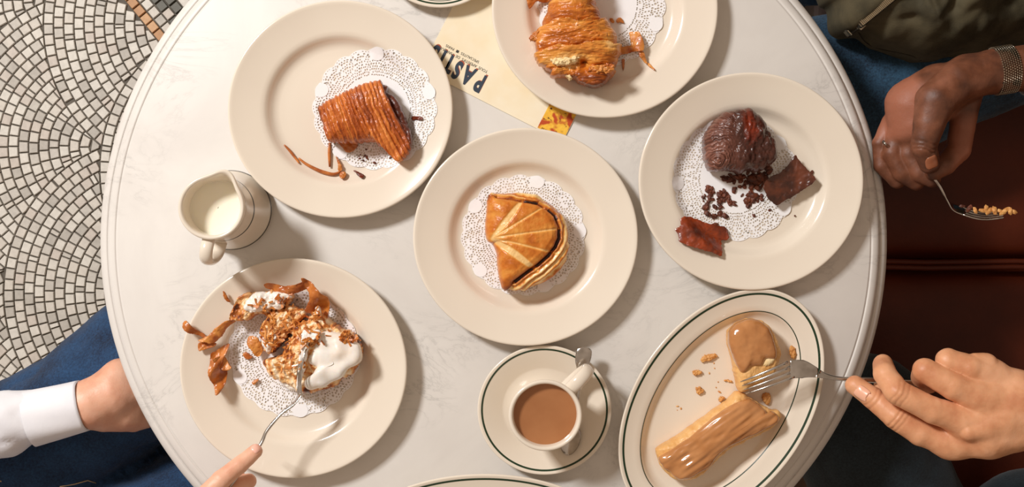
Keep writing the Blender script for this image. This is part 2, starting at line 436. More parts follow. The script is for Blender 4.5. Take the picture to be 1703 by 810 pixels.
# ------------------------------------------------------------------ banquette
bq = thing('banquette', (.72, 0, 0), 'dark oxblood leather banquette seat with a piped cross seam at the right', 'bench')
y_seam = P(1600, 440, .46).y; xl = P(1385, 0, .46).x
for name, y0, y1 in (('seat_cushion', y_seam, y_seam + .62), ('seat_cushion', y_seam - .62, y_seam), ('seat_cushion', y_seam + .62, y_seam + 1.24), ('seat_cushion', y_seam - 1.24, y_seam - .62)):
    bm = bmesh.new(); bmesh.ops.create_grid(bm, x_segments=60, y_segments=70, size=.5)
    for v in bm.verts:
        u, t = v.co.x * 2, v.co.y * 2; e = (1 - abs(u) ** 10) ** .25 * (1 - abs(t) ** 14) ** .25
        x = xl + (u + 1) / 2 * .56; y = y0 + .002 + (t + 1) / 2 * (y1 - y0 - .004)
        nz = fbm(np.array([[x * 6, y * 6, 0]]), 3)[0]
        v.co = (x, y, .395 + .065 * e + .012 * (1 - u * u) * (1 - t * t) + (nz - .5) * .008 * e)
    r = bmesh.ops.extrude_face_region(bm, geom=bm.faces[:]); vs = [g for g in r['geom'] if isinstance(g, bmesh.types.BMVert)]
    bmesh.ops.recalc_face_normals(bm, faces=bm.faces[:])
    for v in vs: v.co.z = .37
    me = bpy.data.meshes.new(name); bm.to_mesh(me); bm.free(); link(name, me, leather, bq)
for dy in (.0035, -.0035):
    tube('piping', [Vector((xl + .005 + i * .055, y_seam + dy + .0008 * math.sin(i * 2.1), .4635)) for i in range(11)], [.0035] * 11, leather, bq)
box('bench_base', (xl + .30, 0, .185), (.50, 2.5, .369), wood, bq)
box('backrest', (xl + .64, 0, .62), (.14, 2.5, .60), leather, bq, .03)

# ------------------------------------------------------------------ table
tb = thing('marble_table', (P(821, 401).x, P(821, 401).y, 0), 'round white marble bistro table with stepped moulded edge', 'table')
C2 = (821, 401); RA = 654; RB = 633
def edge_profile():
    p = [(0, 0)]
    # (outer radius px offset from 654, z mm)
    out = [(-654, 0), (-29, 0), (-27.6, -.3), (-26.6, -1.3), (-25.2, -1.6)]
    for k in range(9):
        a = k / 8 * PI * .62; out.append((-25 + 12.5 * math.sin(a), -1.4 - 5 * (1 - math.cos(a))))
    out += [(-12.4, -9.5), (-11.8, -9.9)]
    for k in range(11):
        a = k / 10 * PI; out.append((-11.6 + 11.6 * math.sin(a), -9.5 - 8 * (1 - math.cos(a)) / 2 * 2))
    out += [(-20, -26), (-654, -26)]
    return out
V = []; prof = edge_profile(); nu = 256; c0 = P(*C2, TZ)
for dr, z in prof:
    zz = TZ + z / 1000; f = F(zz) if dr > -200 else S
    q = (RA + dr) / RA
    cc = P(*C2, zz) if dr > -200 else c0
    for j in range(nu):
        t = 2 * PI * j / nu; V.append((cc.x + RA * q * math.cos(t) * f, cc.y + RA * q * RB / RA * math.sin(t) * f, zz))
fs = [(i * nu + j, (i + 1) * nu + j, (i + 1) * nu + (j + 1) % nu, i * nu + (j + 1) % nu) for i in range(len(prof) - 1) for j in range(nu)]
top = link('tabletop', mesh('tabletop', V, fs), marble, tb)
lathe('pedestal', [(0, 0), (0, 8), (20, 18), (190, 42), (240, 60), (262, 90), (262, 640), (250, 680), (220, 700), (150, 715), (150, 724), (290, 724)], 821, 401, 0, 300, 300, 0, iron, tb, 64)

# ------------------------------------------------------------------ plates
TOP = [(187.5, 4), (150, 4), (95, 4), (82, 4), (75, 4.6), (69, 6.6), (64, 9.6), (60, 12), (56, 13.4), (50, 14.2), (40, 15.3), (20, 18.3), (8, 20.2), (4, 21), (1.6, 21)]
PROF = TOP + [(.3, 20.2), (0, 19), (.6, 17.8), (3, 17), (20, 14.6), (50, 9.6), (60, 6), (72, 2), (80, 0), (86, 0), (88, 1.4), (187.5, 1.4)]
tins = np.array([p[0] for p in TOP][::-1]); tzz = np.array([p[1] for p in TOP][::-1])
def plate_z(cx, cy, R=187.5):
    c = P(cx, cy, .77); f = F(.77)
    def g(x, y):
        r = np.hypot(x - c.x, (y - c.y) / K) / f; return TZ + np.interp(R - r, tins, tzz) / 1000
    return g
def plate(cx, cy, R, label):
    t = thing('dinner_plate', P(cx, cy, TZ), label, 'plate', 'round cream plates')
    lathe('plate_body', PROF, cx, cy, TZ, R, R, 0, ceramic, t, 180)
    return plate_z(cx, cy, R)
pz1 = plate(566, 181.5, 187.3, 'round cream plate at the upper left carrying the ridged chocolate pastry')
pz2 = plate(1006, 14, 188.3, 'round cream plate cut by the top edge, carrying the torn croissant')
pz3 = plate(1249, 301.5, 187.3, 'round cream plate at the right carrying the broken chocolate pastry')
pz4 = plate(874, 394, 187.3, 'round cream plate in the middle of the table carrying the whole apple turnover')
pz5 = plate(488, 612.5, 189, 'round cream plate at the lower left carrying the iced cinnamon roll')

def doily(cx, cy, R, pz, ang0, label, fold=None, dz=.0006):
    c = P(cx, cy, .757); f = F(.757); V = []; Fs = []
    r0 = 57.; lob = 20
    def Rout(t): return R * (.945 + .055 * np.abs(np.cos((t - ang0) * lob / 2)) ** .6)
    def pt(r, t): return (c.x + r * math.cos(t) * f, c.y + r * math.sin(t) * f * K)
    nc = 120; nr = 10; solid = [ang0 + k * 2 * PI / 5 for k in range(5)]
    V.append(pt(0, 0)); n0 = len(V)
    for rr in (20, 40, r0):
        for j in range(nc): V.append(pt(rr, 2 * PI * j / nc))
    Fs += [(0, n0 + j, n0 + (j + 1) % nc) for j in range(nc)]
    for i in range(2): Fs += [(n0 + i * nc + j, n0 + (i + 1) * nc + j, n0 + (i + 1) * nc + (j + 1) % nc, n0 + i * nc + (j + 1) % nc) for j in range(nc)]
    ed = np.linspace(0, 1, nr + 1) ** .97
    for i in range(nr):
        off = .5 * (i % 2)
        for j in range(nc):
            ta, tb_ = 2 * PI * (j + off) / nc, 2 * PI * (j + 1 + off) / nc; tm = (ta + tb_) / 2
            qa, qb = ed[i], ed[i + 1]
            rad = lambda q, t: r0 + (float(Rout(t)) - r0) * q
            k = len(V); V += [pt(rad(qa, ta), ta), pt(rad(qa, tb_), tb_), pt(rad(qb, tb_), tb_), pt(rad(qb, ta), ta)]
            near = min(abs((tm - s_ + PI) % (2 * PI) - PI) for s_ in solid)
            if (near < .115 and qb > .62) or i == nr - 1 and False: Fs.append((k, k + 1, k + 2, k + 3)); continue
            hs = .20 + .20 * random.random(); hr = .20 + .20 * random.random()
            if i == 0: hs, hr = .36, .22
            if i == nr - 1: hs, hr = .22, .16
            if random.random() < .12: Fs.append((k, k + 1, k + 2, k + 3)); continue
            tw, qw = (tb_ - ta), (qb - qa); mq = (qa + qb) / 2; jt = (random.random() - .5) * .3 * tw; jq = (random.random() - .5) * .3 * qw
            rot = (random.random() - .5) * 2.4
            for s1, s2 in ((-1, -1), (1, -1), (1, 1), (-1, 1)):
                a_ = s1 * hs * math.cos(rot * .5) - s2 * hs * math.sin(rot * .5) * .6; b_ = s2 * hr * math.cos(rot * .5) + s1 * hr * math.sin(rot * .5) * .6
                tt = tm + a_ * tw + jt; qq = mq + b_ * qw + jq; V.append(pt(rad(qq, tt), tt))
            for e in range(4): Fs.append((k + e, k + (e + 1) % 4, k + 4 + (e + 1) % 4, k + 4 + e))
    for s_ in solid:                                   # plain oval petals
        k = len(V); cx_, cy_ = pt(R * .90, s_); V.append((cx_, cy_))
        for e in range(24):
            a = 2 * PI * e / 24; u, v_ = math.cos(a) * R * .105, math.sin(a) * R * .115
            V.append((cx_ + (u * math.cos(s_) - v_ * math.sin(s_)) * f, cy_ + (u * math.sin(s_) + v_ * math.cos(s_)) * f * K))
        Fs += [(k, k + 1 + e, k + 1 + (e + 1) % 24) for e in range(24)]
    A = np.array(V); Z = pz(A[:, 0], A[:, 1]) + dz + (n2(A[:, 0], A[:, 1], 35, seed=int(cx)) - .3) * .0012
    n_pet = 5 * 25; Z[-n_pet:] += .0004
    me = mesh('doily', np.column_stack([A, Z]), Fs)
    o = link('doily', me, paper); return tag(o, label, 'doily', 'white lace paper doilies')
doily(623.5, 181, 105, pz1, math.radians(88), 'white lace paper doily under the ridged chocolate pastry at the upper left')
doily(1001, 8, 107, pz2, math.radians(-20), 'white lace paper doily under the torn croissant at the top')
doily(1223, 298, 107, pz3, math.radians(40), 'white lace paper doily with brown crumbs under the broken chocolate pastry')
doily(870.5, 391, 104.5, pz4, math.radians(76), 'white lace paper doily under the apple turnover in the middle')
doily(489, 588, 110, pz5, math.radians(60), 'white lace paper doily under the iced cinnamon roll')

# oval plates and saucers with green lines
OV = [(144, 4), (100, 4), (58, 4), (50, 5), (44, 8.6), (40, 11.6), (36, 13), (28, 14), (12, 16.6), (6, 18), (3, 19), (1, 19), (0, 18), (.4, 16.6), (4, 15.6), (30, 11), (42, 7), (54, 2), (62, 0), (68, 0), (70, 1.4), (144, 1.4)]
def oval(cx, cy, A, B, ang, label):
    t = thing('oval_plate', P(cx, cy, TZ), label, 'plate', 'oval plates with green lines')
    lathe('plate_body', [(B if i > 140 else i, z) for i, z in OV], cx, cy, TZ, A, B, ang, ceramic, t, 200)
    o = lathe('rim_line', [(10.3, 17.15), (6.9, 17.98)], cx, cy, TZ, A, B, ang, green, t, 200); o['label'] = 'thick green line near the rim'
    o = lathe('well_line', [(39.6, 12.0), (38.2, 12.65)], cx, cy, TZ, A, B, ang, green, t, 200); o['label'] = 'thin dark green line around the well'
oval(1200.5, 676, 217, 144, math.radians(90 - 35.3), 'oval cream plate with green lines carrying the broken caramel eclair')
oval(806, 936, 250, 147, 0.0, 'oval cream plate with a green line showing only its rim at the bottom edge')
SAU = [(111, 3), (60, 3), (44, 3.4), (40, 4.6), (30, 8), (14, 12.6), (5, 15), (2.4, 15.6), (.6, 15.4), (0, 14.6), (.6, 13.6), (14, 10), (40, 3), (52, 0), (58, 0), (60, 1), (111, 1)]
def saucer(cx, cy, R, label, extra=False):
    t = thing('saucer', P(cx, cy, TZ), label, 'saucer', 'saucers with green lines')
    lathe('saucer_body', SAU, cx, cy, TZ, R, R, 0, ceramic, t, 144, zref=.765)
    lathe('rim_line', [(9.0, 14.1), (6.0, 14.95)], cx, cy, TZ, R, R, 0, green, t, 144, zref=.765)
    if extra: lathe('inner_line', [(13.2, 13.0), (12.0, 13.3)], cx, cy, TZ, R, R, 0, green, t, 144, zref=.765)
saucer(905.5, 682, 111.5, 'cream saucer with a green line under the coffee cup')
saucer(731, -95, 111.5, 'cream saucer with a green line showing only its rim at the top edge', True)

# coffee cup
cz = TZ + .003; cc = P(905, 683, .80)
t = thing('coffee_cup', (P(905, 683, .80).x, P(905, 683, .80).y, cz), 'cream cup of milky coffee standing on its saucer', 'cup')
def ring_lathe(name, prof, cx, cy, mat, parent, nu=96, fn=None):
    V = []; c = P(cx, cy, .812)
    for r, z in prof:
        for j in range(nu):
            a = 2 * PI * j / nu; rr = fn(r, z, a) if fn else r; V.append((c.x + rr * math.cos(a), c.y + rr * math.sin(a) * K, z))
    n = len(prof)
    fs = [(i * nu + j, i * nu + (j + 1) % nu, (i + 1) * nu + (j + 1) % nu, (i + 1) * nu + j) for i in range(n - 1) for j in range(nu)]
    return link(name, mesh(name, V, fs), mat, parent)
rc = .0347
cp = [(0, cz + .001), (.019, cz + .001), (.0195, cz), (.022, cz), (.023, cz + .004), (.0275, cz + .016), (.0310, cz + .032), (.0338, cz + .048), (rc, cz + .056), (rc, cz + .0585), (.0338, cz + .0598), (.0318, cz + .0596), (.0306, cz + .058), (.0298, cz + .05), (.0275, cz + .034), (.022, cz + .014), (0, cz + .008)]
ring_lathe('cup_body', cp, 907, 691, ceramic, t)
o = ring_lathe('coffee', [(0, cz + .0503), (.0285, cz + .0503), (.0302, cz + .0507)], 907, 691, noisy('milky_coffee', rgb(160, 104, 64), rgb(174, 118, 76), 18, .12), t); o['label'] = 'tan milky coffee'
hd = Vector((68 - 6, 62, 0)).normalized(); c = P(907, 691, .812); hz = cz
hp = catmull([c + hd * .031 + Vector((0, 0, hz + .050 - c.z)), c + hd * .044 + Vector((0, 0, hz + .054 - c.z)), c + hd * .056 + Vector((0, 0, hz + .049 - c.z)), c + hd * .058 + Vector((0, 0, hz + .036 - c.z)), c + hd * .046 + Vector((0, 0, hz + .022 - c.z)), c + hd * .025 + Vector((0, 0, hz + .018 - c.z))], 8)
tube('handle', hp, [(.0066, .0042)] * len(hp), ceramic, t, 16, flat=(-hd.y, hd.x, 0))

# teaspoon on the saucer
t = thing('teaspoon', P(955, 665, TZ + .012), 'small steel teaspoon lying on the saucer beneath the cup handle', 'spoon')
sp = catmull([P(972, 578, .773), P(971, 588, .7735), P(968, 606, .773), P(963, 640, .768), P(957, 680, .762), P(953, 706, .7585)], 6)
n = len(sp); wl = [.0042, .0058, .0068, .0073, .0076, .0077, .0078, .0078, .0078, .0077, .0075, .0071, .0064, .0053, .0043, .0035, .0029, .0025] + [.0023] * 40; ws = [(wl[i], .0011) for i in range(n)]; ws[-1] = (.0036, .0011)
tube('handle', sp, ws, steel, t, 12, flat=(1, .18, 0))
q0, q1 = P(952, 704, .7585), P(943, 757, .764); ax = (q1 - q0).normalized(); sd = Vector((ax.y, -ax.x, 0)).normalized()
V = []; fs = []; nu, nv = 28, 8; L = (q1 - q0).length / 2
for side in (0, 1):
    for i in range(nv + 1):
        r = i / nv
        for j in range(nu):
            a = 2 * PI * j / nu; x = math.cos(a) * r; y = math.sin(a) * r * (1 - .12 * math.cos(a))
            V.append(q0 + ax * L * (1 + x) + sd * y * .0105 + Vector((0, 0, -.0035 * (1 - r * r) + (.0007 if side else 0))))
for side in (0, 1):
    b = side * (nv + 1) * nu
    fs += [(b + i * nu + j, b + (i + 1) * nu + j, b + (i + 1) * nu + (j + 1) % nu, b + i * nu + (j + 1) % nu) for i in range(nv) for j in range(nu)]
b = (nv + 1) * nu; fs += [(nv * nu + j, b + nv * nu + j, b + nv * nu + (j + 1) % nu, nv * nu + (j + 1) % nu) for j in range(nu)]
link('bowl', mesh('bowl', V, fs), steel, t)

# creamer
t = thing('cream_jug', P(380, 352, TZ), 'cream ceramic milk jug with spout, handle and dark green lines', 'jug')
zt = .832; cr = P(350.5, 345.5, zt); spa = math.atan2(62, 27)
def rim_r(r, z, a):
    k = max(0, min(1, (z - .795) / (zt - .795))) ** 1.4; d = (a - spa + PI) % (2 * PI) - PI
    return r + .0078 * k * math.exp(-(d / .33) ** 2) + .0012 * k * math.exp(-(d / .9) ** 2)
r1 = 55.5 * F(zt)
pr = [(0, TZ + .001), (.030, TZ + .001), (.034, TZ), (.0385, TZ + .001), (.0408, TZ + .004), (.0408, TZ + .007), (.0392, TZ + .011), (.0360, TZ + .020), (.0335, TZ + .032), (.0318, TZ + .044), (.0306, TZ + .056), (.0300, TZ + .066), (r1 - .0010, TZ + .074), (r1, TZ + .079), (r1 - .0004, TZ + .081), (r1 - .0018, TZ + .082), (r1 - .0036, TZ + .0812), (r1 - .0045, TZ + .079), (r1 - .0050, TZ + .072), (.0262, TZ + .055), (.027, TZ + .03), (0, TZ + .02)]
def creamer_lathe(name, prof, mat):
    V = []; nu = 128
    for r, z in prof:
        cb = P(381, 350.5, TZ); k = 0; cx, cy = cr.x, cr.y
        for j in range(nu):
            a = 2 * PI * j / nu; rr = rim_r(r, z, a); V.append((cx + rr * math.cos(a), cy + rr * math.sin(a) * K, z))
    n = len(prof); fs = [(i * nu + j, i * nu + (j + 1) % nu, (i + 1) * nu + (j + 1) % nu, (i + 1) * nu + j) for i in range(n - 1) for j in range(nu)]
    return link(name, mesh(name, V, fs), mat, t)
creamer_lathe('jug_body', pr, ceramic)
creamer_lathe('base_line', [(.0409, TZ + .0068), (.0404, TZ + .0085)], black_line)
creamer_lathe('body_line', [(.03205, TZ + .0430), (.03175, TZ + .0456)], black_line)
milk = M('milk', rgb(250, 244, 226), .15); milk.b.inputs['Subsurface Weight'].default_value = .3; milk.b.inputs['Subsurface Radius'].default_value = (.01, .008, .005)
creamer_lathe('milk', [(0, TZ + .0565), (.0245, TZ + .0565), (.0263, TZ + .057)], milk.m)
ha = math.atan2(-82, -12); hd = Vector((math.cos(ha), math.sin(ha), 0)); c = Vector((cr.x, cr.y, 0))
hp = catmull([c + hd * .028 + Vector((0, 0, TZ + .072)), c + hd * .040 + Vector((0, 0, TZ + .076)), c + hd * .049 + Vector((0, 0, TZ + .070)), c + hd * .050 + Vector((0, 0, TZ + .052)), c + hd * .044 + Vector((0, 0, TZ + .034)), c + hd * .033 + Vector((0, 0, TZ + .026))], 8)
tube('handle', hp, [(.0062, .004)] * len(hp), ceramic, t, 16, flat=(-hd.y, hd.x, 0))

# menu card
e1 = Vector((.89, -.455, 0)); e2 = Vector((.455, .89, 0))       # world directions along / up the card
t0 = P(699.7, 115.4, TZ + .0003)
card = thing('menu_card', t0, 'cream printed card reading PASTIS, slipped beneath the plates at the top', 'card')
cw, chh = 265 * S, 190 * S
def card_mat():
    m = M('card_print', rough=.6); c = m.ramp(m.noise(28, 3), [(.3, rgb(246, 236, 212)), (.75, rgb(242, 224, 188))]); return m.base(c).m
def slab(name, u0, v0, u1, v1, z, th, mat):
    b = [t0 + e1 * u + e2 * v for u, v in ((u0, v0), (u1, v0), (u1, v1), (u0, v1))]
    V = [(p.x, p.y, TZ + z) for p in b] + [(p.x, p.y, TZ + z + th) for p in b]
    return link(name, mesh(name, V, [(3, 2, 1, 0), (4, 5, 6, 7), (0, 1, 5, 4), (1, 2, 6, 5), (2, 3, 7, 6), (3, 0, 4, 7)]), mat, card, smooth=False)
slab('card_sheet', 0, 0, cw, chh, .0003, .0008, card_mat())
def pic_mat():
    m = M('card_picture', rough=.55); n = m.noise(220, 3, .6)
    g = m.noise(90, 2, .5); blot = m.ramp(n, [(.36, rgb(70, 26, 8)), (.42, rgb(240, 180, 50)), (.7, rgb(252, 204, 70))])
    return m.base(m.mix(m.ramp(g, [(.52, (0, 0, 0, 1)), (.60, (1, 1, 1, 1))]), blot, rgb(190, 70, 16))).m
slab('picture', cw - 48 * S, 2.0 * S, cw - .5 * S, 60 * S, .0012, .00006, pic_mat())['label'] = 'yellow and red printed picture in the card corner'
ink = M('navy_ink', rgb(46, 58, 74), .6).m; red_ink = M('red_ink', rgb(176, 84, 52), .6).m; ink2 = M('black_ink', rgb(60, 56, 50), .6).m
def letters(name, s, px, py, h_px, squeeze, mat, z=.0013, off=0):
    cu = bpy.data.curves.new(name, 'FONT'); cu.body = s; cu.size = 1; cu.align_x = 'CENTER'; cu.align_y = 'CENTER'; cu.offset = off
    to = bpy.data.objects.new(name, cu); COL.objects.link(to); dg = bpy.context.evaluated_depsgraph_get(); dg.update()
    me = bpy.data.meshes.new_from_object(to.evaluated_get(dg)); COL.objects.unlink(to); bpy.data.objects.remove(to)
    co = np.zeros(len(me.vertices) * 3, np.float32); me.vertices.foreach_get('co', co); co = co.reshape(-1, 3)
    cy_ = (co[:, 1].max() + co[:, 1].min()) / 2; cx_ = (co[:, 0].max() + co[:, 0].min()) / 2; k = h_px * S / (co[:, 1].max() - co[:, 1].min())
    p = P(px, py); r = -e1; up = -e2
    X = (co[:, 0] - cx_) * k * squeeze; Y = (co[:, 1] - cy_) * k
    W = np.stack([p.x + X * r.x + Y * up.x, p.y + X * r.y + Y * up.y, np.full(len(X), TZ + z)], 1)
    me.vertices.foreach_set('co', W.astype(np.float32).ravel()); me.update()
    return link(name, me, mat, card, smooth=False)
for ch, lx, ly in (('P', 797.5, 138.5), ('A', 778.5, 126.5), ('S', 760.5, 117), ('T', 746.5, 106.5), ('I', 735, 98.5), ('S', 722, 90)):
    letters('printed_letter', ch, lx + 1.6, ly - 1.6, 32, .62, red_ink, .00125, .02); letters('printed_letter', ch, lx, ly, 32, .62, ink, .00132, .045)
letters('printed_line', 'TOUS  APERITIFS  DE  MARQUES', 770, 99, 5.6, .95, ink2)
letters('printed_line', 'SPECIALITES  \u25a0  PARIS', 769, 90, 4.6, 1.0, ink2)

# ------------------------------------------------------------------ pastries
def crust(name, stops, noise_amt=.25, nscale=240, rough=.32, bump=.0005, bsc=500, coat=.14):
    m = M(name, rough=rough)
    f = m.math('ADD', m.attr(), m.math('MULTIPLY', m.math('SUBTRACT', m.noise(nscale, 5, .6), .5), noise_amt))
    m.base(m.ramp(f, stops)); m.b.inputs['Coat Weight'].default_value = coat; m.b.inputs['Coat Roughness'].default_value = .18
    m.bump(m.noise(bsc, 4, .6), bump, .6); return m.m
ZP = TZ + .0052
golden = crust('golden_crust', [(0, rgb(246, 210, 146)), (.3, rgb(230, 158, 70)), (.55, rgb(202, 112, 32)), (.78, rgb(146, 68, 18)), (1, rgb(48, 20, 10))])
choc_l = crust('laminated_crust', [(0, rgb(240, 170, 96)), (.3, rgb(214, 122, 50)), (.55, rgb(170, 80, 26)), (.8, rgb(104, 44, 24)), (1, rgb(50, 24, 20))], .22, 300)
choc_d = crust('chocolate_crust', [(0, rgb(150, 100, 84)), (.35, rgb(96, 54, 42)), (.6, rgb(62, 30, 22)), (.85, rgb(124, 40, 14)), (1, rgb(36, 16, 12))], .3, 260, .3)
shard_m = noisy('chocolate_shard', rgb(60, 26, 16), rgb(104, 50, 28), 70, .3, .0006, 240, Coat_Weight=.4)
shard_m2 = noisy('caramelised_shard', rgb(82, 32, 18), rgb(150, 58, 18), 60, .35, .0008, 260, Coat_Weight=.3)
flake_m = noisy('golden_flake', rgb(178, 92, 32), rgb(222, 150, 72), 90, .4, .0004, 300, Coat_Weight=.2)
flake_d = noisy('amber_flake', rgb(158, 78, 24), rgb(212, 130, 58), 70, .35, .0004, 300, Coat_Weight=.3)
crumbc = noisy('chocolate_crumb', rgb(66, 30, 18), rgb(120, 60, 34), 200, .6)
crumbp = noisy('pastry_crumb', rgb(196, 128, 62), rgb(232, 176, 104), 200, .6)
crumb_in = noisy('pale_crumb', rgb(240, 206, 146), rgb(250, 228, 180), 150, .7, .0008, 400)
icing_m = M('icing', rough=.24); icing_m.base(icing_m.ramp(icing_m.noise(60, 4), [(.3, rgb(238, 224, 208)), (.62, rgb(250, 245, 238))])); icing_m.b.inputs['Subsurface Weight'].default_value = .2; icing_m.b.inputs['Subsurface Radius'].default_value = (.004, .003, .002); icing_m.bump(icing_m.noise(70, 2), .0010, .4); icing_m = icing_m.m
glaze_m = M('caramel_glaze', rough=.16); glaze_m.base(glaze_m.ramp(glaze_m.noise(45, 3), [(.3, rgb(178, 116, 64)), (.7, rgb(200, 140, 88))])); glaze_m.b.inputs['Coat Weight'].default_value = .5; glaze_m.b.inputs['Coat Roughness'].default_value = .08; glaze_m = glaze_m.m

# 1 laminated chocolate pastry
ol = zoomed([(70, 400), (84, 380), (180, 322), (280, 275), (370, 241), (425, 231), (450, 245), (500, 300), (545, 370), (585, 465), (615, 560), (625, 610), (600, 660), (555, 706), (515, 690), (480, 640), (430, 605), (385, 578), (330, 592), (250, 592), (190, 590), (130, 580), (104, 500)], 510, 70, 3.52)
def ridge_u(px, py):
    x = (px - 510) * 3.52; y = (py - 70) * 3.52           # ridges fan from steep at left to slanted at right
    th = .30 + .10 * (x - 80) / 400; return x * np.cos(th) - (y - 240) * np.sin(th)
def d1(px, py, v):
    u = ridge_u(px, py); wob = n2(px, py, .05, seed=2) * 26
    r = .55 * np.abs(np.sin((u + wob * 1.6) * PI / 24)) ** .6 + 1.1 * n2(u, py, .075, .006, seed=9, oct=3)
    x = (px - 510) * 3.52; y = (py - 70) * 3.52
    end = ((x - 435) * .905 - (y - 240) * .425)           # right end face
    groove = np.exp(-((end - 22) / 11) ** 2) * np.clip((y - 270) / 30, 0, 1) * np.clip((500 - y) / 60, 0, 1)
    return (r - .9) * .0030 - groove * .007 + (n2(px, py, .12, seed=5) - .5) * .0018
def t1(px, py, v):
    u = ridge_u(px, py); wob = n2(px, py, .05, seed=2) * 26
    r = np.abs(np.sin((u + wob) * PI / 25)) ** .8; x = (px - 510) * 3.52; y = (py - 70) * 3.52
    end = ((x - 435) * .905 - (y - 240) * .425); e = 1 / (1 + np.exp(-(end + 2) / 7))
    st = n2(u, py, .11, .01, seed=9)
    tn = .78 - .75 * st - .12 * r + .5 * (n2(px, py, .03, seed=4) - .5) + .09
    return tn * (1 - e) + e * (.74 + .22 * n2(end, u * 0 + y * .1, .25, .1, seed=3))
p1 = dome('laminated_pastry', ol, ZP, .032, choc_l, None, c=(595, 195), nu=460, nv=140, b=.5, side=.3, seat=pz1, disp=d1, tone=t1)
tag(p1, 'bitten chocolate pastry with straight crisp ridges on the upper left plate', 'pastry')
# 2 croissant
ol = zoomed([(300, 60), (245, 190), (222, 260), (190, 350), (172, 440), (175, 530), (205, 585), (262, 640), (330, 680), (400, 690), (500, 712), (560, 755), (640, 786), (700, 788), (770, 750), (850, 655), (893, 560), (900, 480), (880, 390), (845, 300), (770, 215), (710, 110), (660, 20), (640, -120), (600, -260), (500, -330), (400, -300), (330, -160)], 860, 0, 5.4)
def d2(px, py, v):
    x = (px - 860) * 5.4; y = (py - 0) * 5.4; ax = y + .10 * x + 60 * np.sin(x / 330.)
    wob = n2(px, py, .035, seed=12) * 150
    steps = ((ax + wob) / 205.) % 1
    r = (1 - steps) ** .6 * .0042 - .0018
    fine = np.abs(np.sin((ax + n2(px, py, .06, .2, seed=8) * 130) * PI / 42)) * .0011
    tear = np.exp(-(((x - 470) / 130) ** 2 + ((y - 620) / 75) ** 2)); tear2 = np.exp(-(((x - 590) / 45) ** 2 + ((y - 630) / 50) ** 2))
    return r * 1.1 + fine * .7 + (n2(px, py, .035, .10, seed=6) - .5) * .005 + (n2(px, py, .08, .3, seed=66) - .5) * .0016 - tear * .004 * (.4 + 1.6 * n2(px, py, .22, seed=61)) - tear2 * .010
def t2(px, py, v):
    x = (px - 860) * 5.4; y = (py - 0) * 5.4; ax = y + .10 * x + 60 * np.sin(x / 330.)
    wob = n2(px, py, .035, seed=12) * 150; steps = ((ax + wob) / 205.) % 1
    tn = .42 + .22 * steps + .5 * (n2(px, py, .05, .25, seed=21) - .5)
    tear = np.exp(-(((x - 440) / 190) ** 2 + ((y - 585) / 62) ** 2)) + np.exp(-(((x - 800) / 70) ** 2 + ((y - 430) / 90) ** 2)) * .55
    tear2 = np.exp(-(((x - 560) / 30) ** 2 + ((y - 600) / 35) ** 2)); low = np.clip((y - 600) / 120, 0, 1)
    return tn * (1 - np.clip(tear * 1.2, 0, 1)) + low * .22 + tear2 * .45
p2 = dome('croissant', ol, ZP, .046, golden, None, c=(955, 60), nu=420, nv=130, b=.5, side=.3, seat=pz2, disp=d2, tone=t2)
tag(p2, 'torn golden croissant on the plate at the top', 'croissant')
for k, (pp, zz, mt, hh) in enumerate([
    ([(375, 560), (430, 545), (500, 560), (545, 590), (510, 640), (490, 715), (465, 728), (440, 690), (400, 655), (375, 610)], .012, crumb_in, .010),
    ([(300, 540), (400, 520), (480, 520), (560, 500), (540, 550), (440, 590), (340, 580)], .020, crumb_in, .010),
    ([(640, 640), (700, 650), (760, 648), (810, 660), (870, 625), (880, 590), (800, 570), (720, 590), (660, 600)], .024, flake_m, .004),
    ([(110, 345), (150, 300), (190, 250), (215, 260), (215, 330), (190, 400), (165, 385)], .012, flake_m, .006)]):
    q = zoomed(pp, 860, 0, 5.4)
    o = dome('torn_crumb' if k < 2 else 'flaky_edge', q, TZ + .0200 + zz, hh, mt, None, nu=90, nv=20, b=.6, side=.4, jag=.9, disp=lambda px, py, v: (n2(px, py, .3, seed=3) - .5) * .004)
    o.parent = p2; o['label'] = 'pale airy crumb in the torn end' if k < 2 else 'loose flaky crust'
# 3 chocolate ball and shards
ol = zoomed([(178, 230), (182, 175), (220, 110), (280, 55), (340, 36), (400, 44), (440, 78), (490, 125), (520, 180), (535, 250), (518, 300), (460, 335), (400, 348), (330, 345), (250, 343), (205, 335), (188, 290)], 1110, 170, 3)
def sp3(px, py):
    x = (px - 1110) * 3 - 235; y = (py - 170) * 3 - 300; r = np.hypot(x, y * .8); return x, y, r
def d3(px, py, v):
    x, y, r = sp3(px, py); left = 1 / (1 + np.exp((x - 70) / 22)); w_ = n2(px, py, .06, seed=31) * 34
    rings = .5 * np.abs(np.sin((r + w_ * 1.8) * PI / 13)) ** .7 + .9 * n2(r + w_, np.arctan2(y, x) * 20, .10, .03, seed=77)
    return left * (rings - .6) * .0024 + (1 - left) * (n2(px, py, .07, .045, seed=17) - .5) * .011 + (n2(px, py, .2, seed=18, oct=2) - .5) * .0012
def t3(px, py, v):
    x, y, r = sp3(px, py); left = 1 / (1 + np.exp((x - 70) / 22)); w_ = n2(px, py, .06, seed=31) * 34
    rings = .35 * np.abs(np.sin((r + w_ * 1.8) * PI / 13)) + 1.1 * n2(r + w_, np.arctan2(y, x) * 20, .10, .03, seed=77)
    X = x + 235; Y = y + 300; gl = np.exp(-(((X - 385 - (Y - 130) * .18) / 48) ** 2 + ((Y - 130) / 110) ** 2))
    return left * (.62 - .5 * rings) + (1 - left) * (.50 + .25 * (n2(px, py, .12, seed=19) - .5)) + gl * .36
